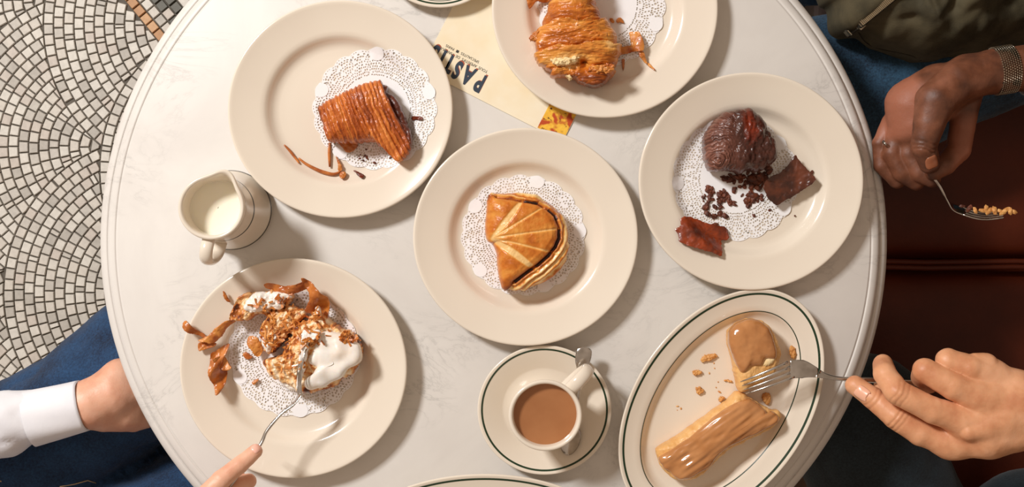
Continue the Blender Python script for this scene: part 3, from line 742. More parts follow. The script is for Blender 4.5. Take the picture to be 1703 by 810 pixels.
p3 = dome('chocolate_pastry', ol, ZP, .040, choc_d, None, c=(1228, 235), nu=360, nv=110, b=.5, side=.35, disp=d3, tone=t3)
tag(p3, 'rounded dark chocolate pastry piece with coiled layers on the right plate', 'pastry')
def sheet(name, ol, z0, th, mat, lift, label, cat, group=None, jag=.5, nu=120, nv=24, seed=1, zmap=None):
    o = dome(name, ol, z0, th, mat, None, nu=nu, nv=nv, b=.25, side=.5, lift=lift, jag=jag, under=.97, zmap=zmap, disp=lambda px, py, v: (n2(px, py, .16, seed=seed) - .5) * .0022)
    return tag(o, label, cat, group)
sheet('chocolate_shard', zoomed([(632, 264), (650, 290), (690, 340), (722, 375), (724, 398), (640, 460), (585, 490), (540, 516), (515, 500), (495, 478), (470, 430), (490, 385), (560, 350), (600, 310)], 1110, 170, 3), ZP + .004, .0016, shard_m,
      lambda px, py: .010 * ((px - 1310) / 45) ** 2 * .5 + .004, 'large square dark chocolate shard right of the coiled chocolate piece', 'pastry flake', seed=4)
sheet('chocolate_shard', zoomed([(28, 636), (55, 620), (62, 578), (105, 572), (150, 585), (190, 603), (240, 612), (290, 625), (304, 655), (300, 688), (270, 690), (262, 766), (225, 755), (170, 738), (110, 722), (50, 695), (45, 660)], 1110, 170, 3), ZP + .001, .0018, shard_m2,
      lambda px, py: .006 * np.abs(np.sin((px - 1120) / 28)) + .001, 'jagged reddish brown pastry shard at the lower left of the right plate', 'pastry flake', seed=8, jag=1.0, zmap=lambda x, y: pz3(x, y) + .001)
# 4 turnover
ol = zoomed([(62, 110), (75, 86), (130, 82), (270, 90), (370, 102), (430, 142), (490, 182), (545, 240), (572, 310), (588, 410), (580, 510), (540, 580), (490, 640), (400, 690), (320, 730), (220, 744), (170, 725), (145, 665), (128, 570), (122, 490), (92, 415), (56, 388), (50, 300), (58, 200)], 800, 300, 4.05)
AX, AY = 88., 386.
RAYS = [((285, 132), 17, 1.0), ((425, 180), 6, .9), ((532, 325), 6, .9), ((505, 490), 7, .9), ((378, 605), 19, 1.0)]
def rays(px, py):
    x = (px - 800) * 4.05 - AX; y = (py - 300) * 4.05 - AY; out = np.zeros_like(x)
    for (ex, ey), wd, s_ in RAYS:
        dx, dy = ex - AX, ey - AY; L = math.hypot(dx, dy); t = np.clip((x * dx + y * dy) / L / L, 0, 1)
        bow = 10 * np.sin(t * PI) if wd > 10 else 5 * np.sin(t * PI)
        d = np.abs((x * dy - y * dx) / L + bow * 0) ; d = np.hypot(x - t * dx, y - t * dy)
        ww = wd * (.35 + .9 * np.sin(np.clip(t, 0, 1) * PI * .93 + .12)) if wd > 10 else wd
        out = np.maximum(out, s_ * (1 / (1 + np.exp((d - ww) / 2.2))))
    return out
def rimdist(px, py):
    x = (px - 800) * 4.05; y = (py - 300) * 4.05                # distance from the inner edge of the filled dome (an arc on the right)
    r = np.hypot(x - 215, (y - 400) * .98); return r
arcpts = np.array([(110, 108), (200, 118), (300, 138), (380, 152), (440, 185), (500, 235), (528, 310), (528, 390), (500, 450), (455, 510), (380, 575), (300, 630), (225, 690)])
def arcd(px, py):
    x = (px - 800) * 4.05; y = (py - 300) * 4.05; best = np.full_like(x, 1e9); sg = np.zeros_like(x); tt = np.zeros_like(x)
    for k in range(len(arcpts) - 1):
        a, b = arcpts[k], arcpts[k + 1]; d = b - a; L = d @ d; t = np.clip(((x - a[0]) * d[0] + (y - a[1]) * d[1]) / L, 0, 1)
        dd = np.hypot(x - a[0] - t * d[0], y - a[1] - t * d[1]); s_ = np.sign((x - a[0]) * d[1] - (y - a[1]) * d[0])
        m = dd < best; best = np.where(m, dd, best); sg = np.where(m, s_, sg); tt = np.where(m, k + t, tt)
    return best * sg, tt                                # positive = outside
def d4(px, py, v):
    r = rays(px, py); a, tt = arcd(px, py)
    groove = np.exp(-((a + 3) / 15) ** 2)
    lam = np.where(a > 8, np.sin(a / 5.5) * .0009, 0)
    return -r * .0011 - groove * .0030 + lam + np.clip(-a / 60, 0, 1) * .003 + (n2(px, py, .1, seed=41) - .5) * .0016
def t4(px, py, v):
    r = rays(px, py); a, tt = arcd(px, py); base = .50 + .62 * (n2(px, py, .06, seed=42) - .5) + .42 * np.exp(-(((px - 816) / 6) ** 2 + ((py - 324) / 8) ** 2)) + .4 * np.exp(-(((px - 846) / 9) ** 2 + ((py - 478) / 9) ** 2))
    seg = ((tt > 1.8) & (tt < 3.1)) | ((tt > 4.2) & (tt < 5.4)) | ((tt > 6.2) & (tt < 12)) 
    dark = np.exp(-((a + 3) / 18) ** 4) * np.where(seg, .66, .26)
    out = np.clip(a / 10, 0, 1)
    lam = .30 + .30 * np.sin(a / 4.6 + n2(px, py, .1, seed=4) * 5)
    tn = base * (1 - out) + lam * out + dark
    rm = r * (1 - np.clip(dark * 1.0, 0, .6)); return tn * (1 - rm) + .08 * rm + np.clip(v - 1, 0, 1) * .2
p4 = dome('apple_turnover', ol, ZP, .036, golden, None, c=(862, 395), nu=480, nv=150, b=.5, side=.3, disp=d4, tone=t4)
tag(p4, 'whole golden apple turnover scored with a fan of pale lines', 'turnover')
# 5 cinnamon roll
swirl = crust('cinnamon_dough', [(0, rgb(250, 232, 204)), (.35, rgb(240, 192, 130)), (.6, rgb(206, 124, 54)), (.85, rgb(134, 62, 24)), (1, rgb(84, 40, 20))], .5, 160, .4)
z5 = TZ + .005
def d5(px, py, v): return (n2(px, py, .07, seed=51) - .5) * .011 + (n2(px, py, .3, seed=52, oct=2) - .5) * .003
def t5(px, py, v):
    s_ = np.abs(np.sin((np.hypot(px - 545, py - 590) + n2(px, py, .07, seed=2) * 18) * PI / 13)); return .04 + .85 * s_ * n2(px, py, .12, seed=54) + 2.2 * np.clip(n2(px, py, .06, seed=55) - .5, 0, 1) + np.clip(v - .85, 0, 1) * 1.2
bun = thing('cinnamon_roll', P(520, 580, z5), 'broken open cinnamon roll with white icing on the lower left plate', 'pastry')
bun.location = P(530, 585, z5)
D = lambda nm, pts, z, H, mt, **kw: dome(nm, zoomed(pts, 300, 440, 3.115), z, H, mt, bun, **kw)
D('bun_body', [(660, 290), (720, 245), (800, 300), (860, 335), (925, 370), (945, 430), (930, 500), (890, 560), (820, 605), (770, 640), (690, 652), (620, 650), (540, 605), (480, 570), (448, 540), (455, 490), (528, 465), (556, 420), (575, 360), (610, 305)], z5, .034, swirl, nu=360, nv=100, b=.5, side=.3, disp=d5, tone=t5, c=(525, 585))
D('roll_strip', [(430, 290), (500, 235), (600, 215), (655, 262), (610, 310), (560, 380), (530, 410), (470, 470), (432, 440), (420, 360)], z5, .024, swirl, nu=240, nv=60, b=.5, side=.4, seat=pz5, disp=d5, tone=t5)
D('roll_strip', [(265, 285), (290, 215), (320, 170), (400, 142), (480, 140), (560, 150), (585, 172), (520, 215), (440, 250), (330, 285)], z5, .022, swirl, nu=240, nv=60, b=.5, side=.4, seat=pz5, disp=d5, tone=t5)
D('icing', [(690, 420), (735, 352), (800, 350), (860, 365), (925, 400), (942, 440), (920, 490), (868, 555), (800, 600), (740, 635), (680, 632), (655, 610), (700, 570), (720, 530), (680, 490)], z5 + .021, .018, icing_m, nu=240, nv=60, b=.45, side=.3, disp=lambda px, py, v: (n2(px, py, .03, seed=71, oct=2) - .5) * .016, c=(557, 600))
D('icing', [(345, 195), (370, 160), (440, 138), (560, 146), (582, 168), (540, 186), (525, 225), (440, 240), (370, 250), (345, 225)], z5 + .017, .011, icing_m, nu=160, nv=40, b=.5, side=.3, disp=lambda px, py, v: (n2(px, py, .09, seed=72) - .5) * .008)
D('icing', [(510, 570), (560, 580), (612, 600), (640, 640), (600, 660), (550, 632), (520, 600)], z5 + .008, .012, icing_m, nu=100, nv=30, b=.5, side=.3, disp=lambda px, py, v: (n2(px, py, .12, seed=73) - .5) * .005)
D('icing', [(425, 400), (440, 340), (475, 320), (500, 345), (515, 400), (490, 430), (460, 455), (435, 440)], z5 + .014, .010, icing_m, nu=100, nv=30, b=.5, side=.3, disp=lambda px, py, v: (n2(px, py, .15, seed=74) - .5) * .007)
D('icing', [(620, 370), (650, 335), (705, 335), (730, 352), (700, 380), (668, 400), (660, 460), (640, 560), (618, 640), (600, 635), (615, 540), (622, 440)], z5 + .036, .007, icing_m, nu=140, nv=24, b=.5, side=.3, c=(300 + 640 / 3.115, 440 + 430 / 3.115), disp=lambda px, py, v: (n2(px, py, .15, seed=75) - .5) * .004)
D('icing', [(262, 275), (280, 240), (320, 232), (350, 250), (345, 275), (310, 270), (285, 285)], z5 + .012, .006, icing_m, nu=80, nv=16, b=.5, side=.3)
D('icing', [(700, 225), (712, 215), (726, 225), (728, 262), (712, 268), (705, 245)], z5 + .024, .008, icing_m, nu=60, nv=12, b=.5, side=.3)
D('caramel_edge', [(870, 545), (915, 500), (922, 488), (905, 545), (870, 575), (820, 598), (770, 612), (830, 575)], z5 + .010, .010, flake_d, nu=80, nv=12, b=.5, side=.4)
D('caramel_edge', [(660, 632), (700, 618), (770, 622), (776, 638), (720, 652), (675, 655)], z5 + .003, .010, flake_d, nu=80, nv=12, b=.5, side=.4)
def fl5(nm, pts, z, lift, mt, lab, jag=.5, seed=1, zm=True):
    return sheet(nm, zoomed(pts, 300, 440, 3.115), z5 + z, .0022, mt, lift, lab, 'pastry flake', None, jag, 120, 16, seed, zmap=(lambda x, y: pz5(x, y) + .001 + z) if zm else None)
sl = lambda k, ph, f=9.: (lambda px, py: k * (1 + np.sin(px / f + py / (f * 1.3) + ph)) * .5)
fl5('crust_ribbon', [(460, 98), (490, 92), (560, 108), (625, 100), (660, 84), (690, 92), (680, 115), (640, 138), (590, 150), (530, 140), (470, 120)], .010, sl(.006, 0), flake_d, 'long amber crust ribbon along the top of the cinnamon roll', seed=3)
fl5('crust_ribbon', [(655, 66), (690, 80), (740, 130), (788, 178), (782, 235), (768, 290), (740, 262), (690, 250), (662, 232), (690, 180), (685, 130), (660, 95)], .014, sl(.008, 1), flake_d, 'broad glossy amber crust piece pointing up behind the cinnamon roll', seed=4)
fl5('crust_flake', [(355, 380), (372, 366), (408, 378), (432, 440), (405, 478), (375, 442), (355, 415)], .006, sl(.004, 0), flake_m, 'small golden crust flake left of the middle of the cinnamon roll', seed=5)
fl5('crust_flake', [(40, 306), (62, 284), (104, 326), (150, 362), (146, 374), (100, 354), (62, 340)], .003, sl(.006, 1), flake_d, 'short amber crust strip at the far left on the plate rim', seed=6)
fl5('crust_ribbon', [(115, 385), (160, 372), (200, 330), (250, 292), (302, 274), (300, 290), (262, 318), (224, 372), (190, 402), (150, 396)], .004, sl(.006, 2), flake_m, 'long golden crust ribbon slanting up to the cinnamon roll', seed=7)
fl5('crust_flake', [(112, 405), (150, 398), (200, 400), (196, 416), (160, 430), (116, 440)], .002, sl(.004, 0), flake_m, 'small folded golden flake below the slanting ribbon', seed=8)
fl5('crust_flake', [(172, 462), (200, 440), (236, 414), (262, 412), (252, 450), (232, 500), (246, 560), (244, 616), (210, 668), (186, 622), (168, 550)], .003, sl(.008, 1, 6), flake_d, 'largest amber crust curl at the lower left on the plate', seed=9)
fl5('crust_flake', [(190, 486), (232, 470), (262, 512), (276, 530), (250, 544), (215, 530)], .008, sl(.004, 0), flake_m, 'small golden knob of crust lying on the large amber curl', seed=10)
fl5('crust_flake', [(240, 138), (250, 140), (262, 170), (272, 190), (258, 186), (244, 166)], .001, sl(.002, 0), flake_d, 'tiny amber splinter alone at the top left of the plate rim', seed=11)
fl5('crust_flake', [(322, 462), (340, 456), (370, 480), (350, 492), (330, 486)], .001, sl(.001, 0), flake_m, 'tiny golden flake on the doily left of the cinnamon roll', seed=12)
fl5('crust_flake', [(370, 610), (392, 594), (402, 600), (380, 622)], .001, sl(.001, 0), flake_m, 'tiny golden flake on the lower part of the doily', seed=13)
# shreds of crust on the opened roll
SW = surf([c_ for c_ in bun.children])
shV, shF = [], []
for k in range(300):
    a, r = random.random() * 2 * PI, math.sqrt(random.random())
    cx_, cy_, rx, ry = random.choice([(485, 575, 42, 42), (500, 545, 55, 34), (450, 545, 26, 34), (470, 505, 50, 16), (585, 560, 18, 12), (545, 522, 26, 16)])
    p = P(cx_ + r * rx * math.cos(a), cy_ + r * ry * math.sin(a), .78); z = SW(p.x, p.y)
    if z is None: continue
    d = Vector((random.uniform(-1, 1), random.uniform(-1, 1), random.uniform(-.5, .8))).normalized() * random.uniform(.0015, .005)
    s_ = d.cross(Vector((random.random() - .5, random.random() - .5, 1))).normalized() * random.uniform(.0005, .0014); u = d.cross(s_).normalized() * .0004
    k0 = len(shV); b = Vector((p.x, p.y, z + .0004))
    for q in (-d - s_, -d + s_, d + s_, d - s_): shV += [b + q - u, b + q + u]
    shF += [(k0, k0 + 2, k0 + 4, k0 + 6), (k0 + 1, k0 + 7, k0 + 5, k0 + 3), (k0, k0 + 1, k0 + 3, k0 + 2), (k0 + 2, k0 + 3, k0 + 5, k0 + 4), (k0 + 4, k0 + 5, k0 + 7, k0 + 6), (k0 + 6, k0 + 7, k0 + 1, k0)]
o = link('crust_shreds', mesh('crust_shreds', shV, shF), flake_m, bun, smooth=False); o['kind'] = 'stuff'; o['label'] = 'shredded brown crust and crumbs on the opened roll'
# eclair
ec_b = crust('choux_side', [(0, rgb(240, 196, 132)), (.5, rgb(226, 166, 94)), (1, rgb(168, 100, 46))], .5, 220, .5, .0006, 500, .1)
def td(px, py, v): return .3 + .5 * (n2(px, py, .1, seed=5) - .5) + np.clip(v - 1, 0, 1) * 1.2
zo = TZ + .0045
E = lambda nm, pts, z, H, mt, par, **kw: dome(nm, zoomed(pts, 1060, 510, 2.7), z, H, mt, par, **kw)
e = thing('eclair_piece', P(1190, 725, zo), 'long caramel glazed eclair piece with a torn upper end', 'pastry')
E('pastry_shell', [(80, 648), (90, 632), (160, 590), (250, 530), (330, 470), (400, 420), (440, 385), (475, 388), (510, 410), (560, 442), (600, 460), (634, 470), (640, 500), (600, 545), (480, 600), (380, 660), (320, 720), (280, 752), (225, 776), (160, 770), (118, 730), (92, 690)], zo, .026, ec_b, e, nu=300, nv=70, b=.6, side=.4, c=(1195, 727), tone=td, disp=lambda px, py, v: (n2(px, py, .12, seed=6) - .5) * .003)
E('glaze', [(98, 690), (108, 665), (190, 605), (280, 540), (370, 470), (430, 425), (470, 412), (520, 424), (560, 452), (575, 474), (600, 466), (626, 476), (622, 510), (560, 550), (480, 590), (380, 648), (320, 708), (280, 738), (230, 766), (170, 762), (122, 722)], zo + .014, .0165, glaze_m, e, nu=300, nv=70, b=.42, side=.25, c=(1198, 728), disp=lambda px, py, v: (n2(px * .57 + py * .82, px * .82 - py * .57,   .09, .022, seed=8, oct=2) - .5) * .0050)
e2_ = thing('eclair_piece', P(1250, 585, zo), 'short rounded end of the caramel glazed eclair under the fork', 'pastry')
E('pastry_shell', [(402, 150), (415, 95), (480, 58), (545, 60), (595, 100), (625, 155), (638, 205), (632, 240), (600, 300), (520, 350), (462, 380), (440, 330), (425, 250)], zo, .029, ec_b, e2_, nu=240, nv=60, b=.4, side=.4, tone=td, disp=lambda px, py, v: (n2(px, py, .12, seed=6) - .5) * .003)
E('glaze', [(405, 140), (425, 85), (480, 57), (540, 59), (590, 100), (612, 165), (614, 228), (570, 232), (550, 262), (500, 268), (462, 292), (430, 225)], zo + .015, .0195, glaze_m, e2_, nu=240, nv=60, b=.4, side=.25, disp=lambda px, py, v: (n2(px, py, .05, seed=12) - .5) * .003)
E('torn_crumb', [(556, 262), (565, 232), (600, 222), (618, 232), (600, 256), (575, 268)], zo + .022, .008, crumb_in, e2_, nu=60, nv=14, jag=.6)
def chip(pts, ox, oy, sc, z, label, cat='pastry flake', mt=crumbp, grp=None, pz=None, H=.003):
    o = dome('pastry_crumb', zoomed(pts, ox, oy, sc), z, H, mt, None, nu=48, nv=10, b=.6, side=.4, jag=.7, disp=lambda px, py, v: (n2(px, py, .5, seed=2) - .5) * .003, zmap=pz); return tag(o, label, cat, grp)
chip([(285, 235), (310, 215), (350, 212), (356, 228), (330, 240), (295, 250)], 1060, 510, 2.7, zo, 'largest golden crumb on the oval plate, left of the short eclair end')
chip([(248, 290), (270, 284), (288, 292), (286, 304), (262, 310), (250, 303)], 1060, 510, 2.7, zo, 'golden crumb in the middle of the three on the oval plate')
chip([(262, 368), (280, 362), (298, 374), (290, 390), (272, 394)], 1060, 510, 2.7, zo, 'lowest golden crumb of the three left of the eclair')
chip([(685, 180), (700, 178), (712, 205), (708, 230), (694, 232), (683, 205)], 1060, 510, 2.7, TZ + .008, 'upright golden crumb on the oval plate above the fork')
chip([(390, 330), (410, 328), (424, 338), (408, 338)], 1060, 510, 2.7, zo, 'thin pale splinter beside the short eclair end', H=.0015)
chip([(560, 400), (580, 385), (600, 400), (590, 440), (568, 430)], 1060, 510, 2.7, zo, 'golden crumb between the two eclair pieces', mt=crumbp)
chip([(366, 410), (380, 404), (392, 412), (378, 424), (366, 426)], 1060, 510, 2.7, zo, 'golden crumb touching the long side of the eclair')
# plate 2 flakes
def fl2(pts, lab, mt=flake_m, lift=.004, cat='pastry flake', seed=1):
    return sheet('crust_flake', zoomed(pts, 860, 0, 5.4), 0, .0018, mt, lambda px, py: lift * (.5 + .5 * np.sin(px / 7)), lab, cat, None, .3, 90, 12, seed, zmap=lambda x, y: pz2(x, y) + .0012)
fl2([(885, 440), (960, 420), (1040, 415), (1070, 395), (1040, 350), (1010, 290), (1060, 285), (1100, 300), (1130, 380), (1140, 440), (1120, 462), (1040, 465), (960, 485), (900, 500)], 'bent golden crust flake on the doily right of the croissant', lift=.006)
fl2([(1090, 470), (1130, 460), (1150, 500), (1165, 570), (1140, 560), (1105, 510)], 'narrow golden flake hanging below the bent flake', seed=4)
fl2([(1165, 560), (1190, 580), (1230, 632), (1222, 640), (1180, 600)], 'thin splinter on the bare plate below the croissant flakes', lift=.001)
fl2([(830, 165), (850, 162), (872, 190), (862, 202), (842, 190)], 'left one of two tiny crumbs on the doily centre beside the croissant', lift=.001)
fl2([(892, 175), (925, 152), (950, 170), (962, 204), (925, 196), (905, 200)], 'right one of two tiny crumbs on the doily centre beside the croissant', lift=.001)
fl2([(945, 535), (968, 532), (966, 600), (955, 632), (946, 590)], 'dark thin flake at the doily edge below the croissant', mt=flake_d, lift=.001)
fl2([(85, 20), (110, -20), (160, -40), (260, -30), (290, 5), (240, 22), (180, 15), (150, 40), (125, 80), (100, 82)], 'curled brown flake at the top edge left of the croissant', mt=flake_d, lift=.005)
# plate 1 flakes
def fl1(pts, lab, mt=flake_d, lift=.002, seed=1, th=.0018):
    return sheet('crust_flake', zoomed(pts, 460, 220, 9), 0, th, mt, lambda px, py: lift * (.5 + .5 * np.sin(px / 8)), lab, 'pastry flake', None, .15, 90, 10, seed, zmap=lambda x, y: pz1(x, y) + .001)
def strand(pts, r, mt, lab):
    q = []
    for x, y in pts:
        p = P(460 + x / 9, 220 + y / 9, .76); q.append(Vector((p.x, p.y, float(pz1(p.x, p.y)) + r + .0004)))
    q = catmull(q, 5); o = tube('crust_splinter', q, [r * (.5 + .5 * math.sin(PI * (i + .6) / len(q))) for i in range(len(q))], mt, None, 7); return tag(o, lab, 'pastry flake')
strand([(105, 185), (180, 265), (255, 360), (335, 465)], .0014, flake_d, 'straight brown pastry splinter at the far left on the upper left plate')
strand([(320, 385), (430, 470), (570, 545), (680, 590), (820, 625), (900, 610), (950, 575)], .0019, flake_d, 'long curved brown pastry splinter on the upper left plate')
strand([(785, 150), (780, 300), (785, 515)], .0017, flake_d, 'short vertical splinter hanging below the ridged pastry')
fl1([(880, 350), (900, 370), (960, 480), (980, 560), (940, 590), (915, 560), (915, 480)], 'small tan triangular flake at the end of the long curved splinter', flake_m)
fl1([(940, 620), (980, 585), (1030, 600), (1035, 660), (1000, 690), (960, 680)], 'round golden crumb at the end of the long curved splinter', flake_m, .001, th=.004)
fl1([(1150, 575), (1180, 575), (1300, 630), (1312, 665), (1275, 690), (1200, 640), (1190, 605)], 'dark brown crumb on the bare plate below the doily', shard_m2, .001, th=.003)
fl1([(930, 160), (1010, 130), (1200, 170), (1190, 230), (1100, 295), (1040, 290)], 'brown flake peeking out under the bitten side of the ridged pastry', flake_d, .002, th=.004)
sheet('crust_flake', zoomed([(615, 440), (640, 436), (680, 446), (676, 460), (640, 456), (620, 458)], 510, 70, 3.52), 0, .0016, shard_m2, lambda px, py: 0 * px, 'small brown flake on the right part of the upper left doily', 'pastry flake', None, .2, 60, 8, zmap=lambda x, y: pz1(x, y) + .0014)
# chocolate crumbs: one mesh, many objects
bm = bmesh.new(); bmesh.ops.create_icosphere(bm, subdivisions=2, radius=1)
for v in bm.verts: v.co *= .7 + .6 * random.random(); v.co.z *= .6
cm = bpy.data.meshes.new('chocolate_crumb'); bm.to_mesh(cm); bm.free(); cm.materials.append(crumbc)
cm2 = cm.copy(); cm2.materials.clear(); cm2.materials.append(crumbp)
def crumbs(spots, me, label, group, pz, n, smin_, smax, name='crumb'):
    proto = None
    for k in range(n):
        cx_, cy_, sx_, sy_ = random.choice(spots); x, y = random.gauss(cx_, sx_), random.gauss(cy_, sy_)
        s_ = random.uniform(smin_, smax) * (1 if random.random() > .2 else 1.5); p = P(x, y, .757)
        o = bpy.data.objects.new(name, me); COL.objects.link(o); o.location = (p.x, p.y, float(pz(p.x, p.y)) + .0009 + s_ * .45)
        o.scale = (s_ * random.uniform(.7, 1.5), s_ * random.uniform(.6, 1.1), s_ * .9); o.rotation_euler = (0, 0, random.random() * 6.3)
        tag(o, label, 'crumb', group)
q3 = lambda x, y, sx, sy: (1110 + x / 3, 170 + y / 3, sx / 3, sy / 3)
crumbs([q3(230, 520, 24, 40), q3(200, 480, 18, 22), q3(290, 470, 22, 26), q3(250, 560, 16, 16), q3(215, 440, 8, 10), q3(320, 500, 12, 8)], cm, 'small brown chocolate crumb scattered on the lower left of the right doily', 'chocolate crumbs on the left of the doily', pz3, 75, .0012, .0027)
crumbs([q3(300, 370, 40, 12), q3(370, 420, 20, 22), q3(450, 370, 26, 22), q3(430, 400, 12, 20), q3(455, 480, 24, 16), q3(410, 490, 10, 12), q3(490, 360, 14, 20), q3(400, 375, 50, 10)], cm, 'small dark chocolate crumb scattered below the coiled chocolate piece', 'chocolate crumbs below the coiled piece', pz3, 105, .0013, .003)
crumbs([q3(410, 540, 3, 3), q3(515, 540, 4, 3), q3(433, 566, 2, 2), q3(640, 568, 3, 4), q3(720, 346, 5, 3)], cm, 'lone chocolate crumb away from the others on the right plate', 'lone chocolate crumbs', pz3, 9, .0008, .0016)
crumbs([(1185, 612, 6, 6), (1190, 640, 8, 8), (1195, 625, 10, 12), (1130, 682, 3, 3)], cm2, 'tiny golden crumb scattered on the bare oval plate', 'crumbs on the oval plate', lambda x, y: TZ + .0032, 9, .0005, .001)
crumbs([(622, 258, 22, 5), (650, 268, 14, 4), (598, 262, 8, 3)], cm, 'tiny brown crumb along the lower edge of the upper left doily', 'crumbs below the ridged pastry', pz1, 10, .0006, .0014)

# ------------------------------------------------------------------ forks
def fork(label, path, sides, wh, tw, parent_loc, root, tips, tip_w, tip_side, arch, ntine=4):
    t = thing('fork', parent_loc, label, 'fork')
    q = catmull(path, 8); n = len(q)
    wi = np.interp(np.linspace(0, 1, n), [i / (len(path) - 1) for i in range(len(path))], wh)
    sd_ = [Vector(sides[0]).lerp(Vector(sides[1]), i / (n - 1)) for i in range(n)]
    tube('handle', q, [(float(x), .0012 if x > .004 else .0016) for x in wi], steel, t, 14, flat=sd_)
    s0 = Vector(sides[1]).normalized(); s1 = Vector(tip_side).normalized(); ax = (tips - root).normalized()
    s0 = (s0 - ax * s0.dot(ax)).normalized(); s1 = (s1 - ax * s1.dot(ax)).normalized(); up = s0.cross(ax)
    if up.z < 0: up = -up
    for k in range(ntine):
        o_ = (k - (ntine - 1) / 2) / ((ntine - 1) / 2)
        a = root + s0 * o_ * (tw - .0012); b = tips + s1 * o_ * tip_w
        pts = [a.lerp(b, i / 8) + up * arch * math.sin(PI * i / 8) for i in range(9)]
        tube('tine', pts, [(.0013 - .0007 * (i / 8) ** 2, .0009) for i in range(9)], steel, t, 8, flat=s0)
    return t
sdR = (.37 * 1, -.93, 0)
fork('steel fork in the right hand prodding the short eclair end', [P(1562, 640, .802), P(1480, 634, .800), P(1400, 630, .7965), P(1372, 625, .796), P(1352, 618, .7965), P(1335, 614, .797), P(1314, 614, .7975)], [(0, 1, 0), sdR],
     [.0035, .0030, .0020, .0026, .0058, .0088, .0088], .0088, P(1400, 630, .79), P(1316, 614, .7975), P(1236, 645, .786), .0062, (.25, -.95, .1), .003)
fork('steel fork held over the leather seat with bits of pastry on its tines', [P(1470, 237, .7655), P(1488, 250, .757), P(1512, 266, .757), P(1546, 290, .777), P(1562, 308, .776), P(1574, 330, .770), P(1584, 344, .768), P(1604, 352, .768)], [(.3, -.6, .7), (-.15, -.55, .8)],
     [.0032, .0030, .0026, .0021, .0024, .0048, .0078, .0085], .0082, P(1560, 310, .776), P(1600, 350, .768), P(1668, 357, .776), .0062, (0, -.5, .85), -.004)
fork('steel fork with iced tines stuck into the cinnamon roll', [P(352, 842, .826), P(386, 802, .822), P(431, 742, .812), P(444, 716, .809), P(468, 688, .806), P(488, 672, .803), P(500, 656, .799)], [(.6, -.3, .7), (.45, .1, .85)],
     [.0032, .0028, .0022, .0020, .0022, .0040, .0060], .0062, P(433, 742, .80), P(499, 658, .799), P(507, 580, .7945), .0042, (.5, 0, .85), .003)
bits = [(1600, 343), (1612, 347), (1622, 350), (1634, 350), (1645, 351), (1654, 350), (1663, 351), (1672, 350), (1680, 351), (1686, 352), (1668, 354), (1640, 347)]
for k, (x, y) in enumerate(bits):
    o = bpy.data.objects.new('crumb', cm2 if k > 1 else cm); COL.objects.link(o); o.location = P(x, y, .7765 + .0004 * (k % 3))
    s_ = random.uniform(.002, .0034); o.scale = (s_ * 1.3, s_ * .8, s_ * .8); o.rotation_euler = (0, 0, k)
    tag(o, 'pale crumb resting on the tines of the fork held over the leather seat', 'crumb', 'crumbs on the held fork')

# ------------------------------------------------------------------ people
def J(*a): return [(P(x, y, z), r * F(z)) for x, y, z, r in a]
def cloth_disp(amp, f, seed):
    def g(V):
        n = fbm(V * np.array([f, f, f]), seed, 4); r = np.abs(n - .5) * 2
        return (r ** .7 - .4) * amp + (fbm(V * f * .4, seed + 9, 2) - .5) * amp
    return g
def nail(px, py, dirv, up, L, W, mat, parent, z=.8):
    """thin curved plate lying on the finger end"""
    me_ = parent.data; a_ = np.zeros(len(me_.vertices) * 3, np.float32); me_.vertices.foreach_get('co', a_)
    tree = BVHTree.FromPolygons([tuple(q) for q in a_.reshape(-1, 3)], [tuple(p_.vertices) for p_ in me_.polygons])
    u = Vector(up).normalized(); d = Vector(dirv); d = (d - u * u.dot(d)).normalized(); s_ = d.cross(u); V = []; N_ = []; nu, nv = 13, 13
    c = P(px, py, z) 
    for i in range(nv):
        for j in range(nu):
            a = (j / (nu - 1) - .5) * 2; b = (i / (nv - 1) - .5) * 2; w_ = W * math.sqrt(max(.12, 1 - .62 * b * b * abs(b) ** 1.5))
            q = c + d * b * L + s_ * a * w_; h = tree.ray_cast(q + u * .03, -u)
            p_, n_ = (h[0], h[1]) if h[0] is not None else (q, u)
            V.append(p_ + n_ * (.00045 * (1 - max(abs(a), abs(b)) ** 4) + .0001)); N_.append(n_)
    V2 = [v - n_ * .0011 for v, n_ in zip(V, N_)]; fs = [(i * nu + j, i * nu + j + 1, (i + 1) * nu + j + 1, (i + 1) * nu + j) for i in range(nv - 1) for j in range(nu - 1)]
    n = len(V); fs2 = [tuple(q + n for q in f_[::-1]) for f_ in fs]
    bd = [j for j in range(nu)] + [i * nu + nu - 1 for i in range(1, nv)] + [(nv - 1) * nu + j for j in range(nu - 2, -1, -1)] + [i * nu for i in range(nv - 2, 0, -1)]
    sidef = [(bd[k], bd[k] + n, bd[(k + 1) % len(bd)] + n, bd[(k + 1) % len(bd)]) for k in range(len(bd))]
    me = mesh('fingernail', V + V2, fs + fs2 + sidef); bm = bmesh.new(); bm.from_mesh(me); bmesh.ops.recalc_face_normals(bm, faces=bm.faces[:]); bm.to_mesh(me); bm.free()
    return link('fingernail', me, mat, parent)
def shoe(x, y, ang, mat, parent):
    d = Vector((math.cos(ang), math.sin(ang), 0)); p = Vector((x, y, 0))
    return body('shoe', [Trunk([(p - d * .05 + Vector((0, 0, .045)), .036), (p + d * .05 + Vector((0, 0, .042)), .040), (p + d * .15 + Vector((0, 0, .034)), .032)])], .005, .01, .01, mat, parent)
shoe_m = M('black_shoe', rgb(24, 22, 22), .4).m

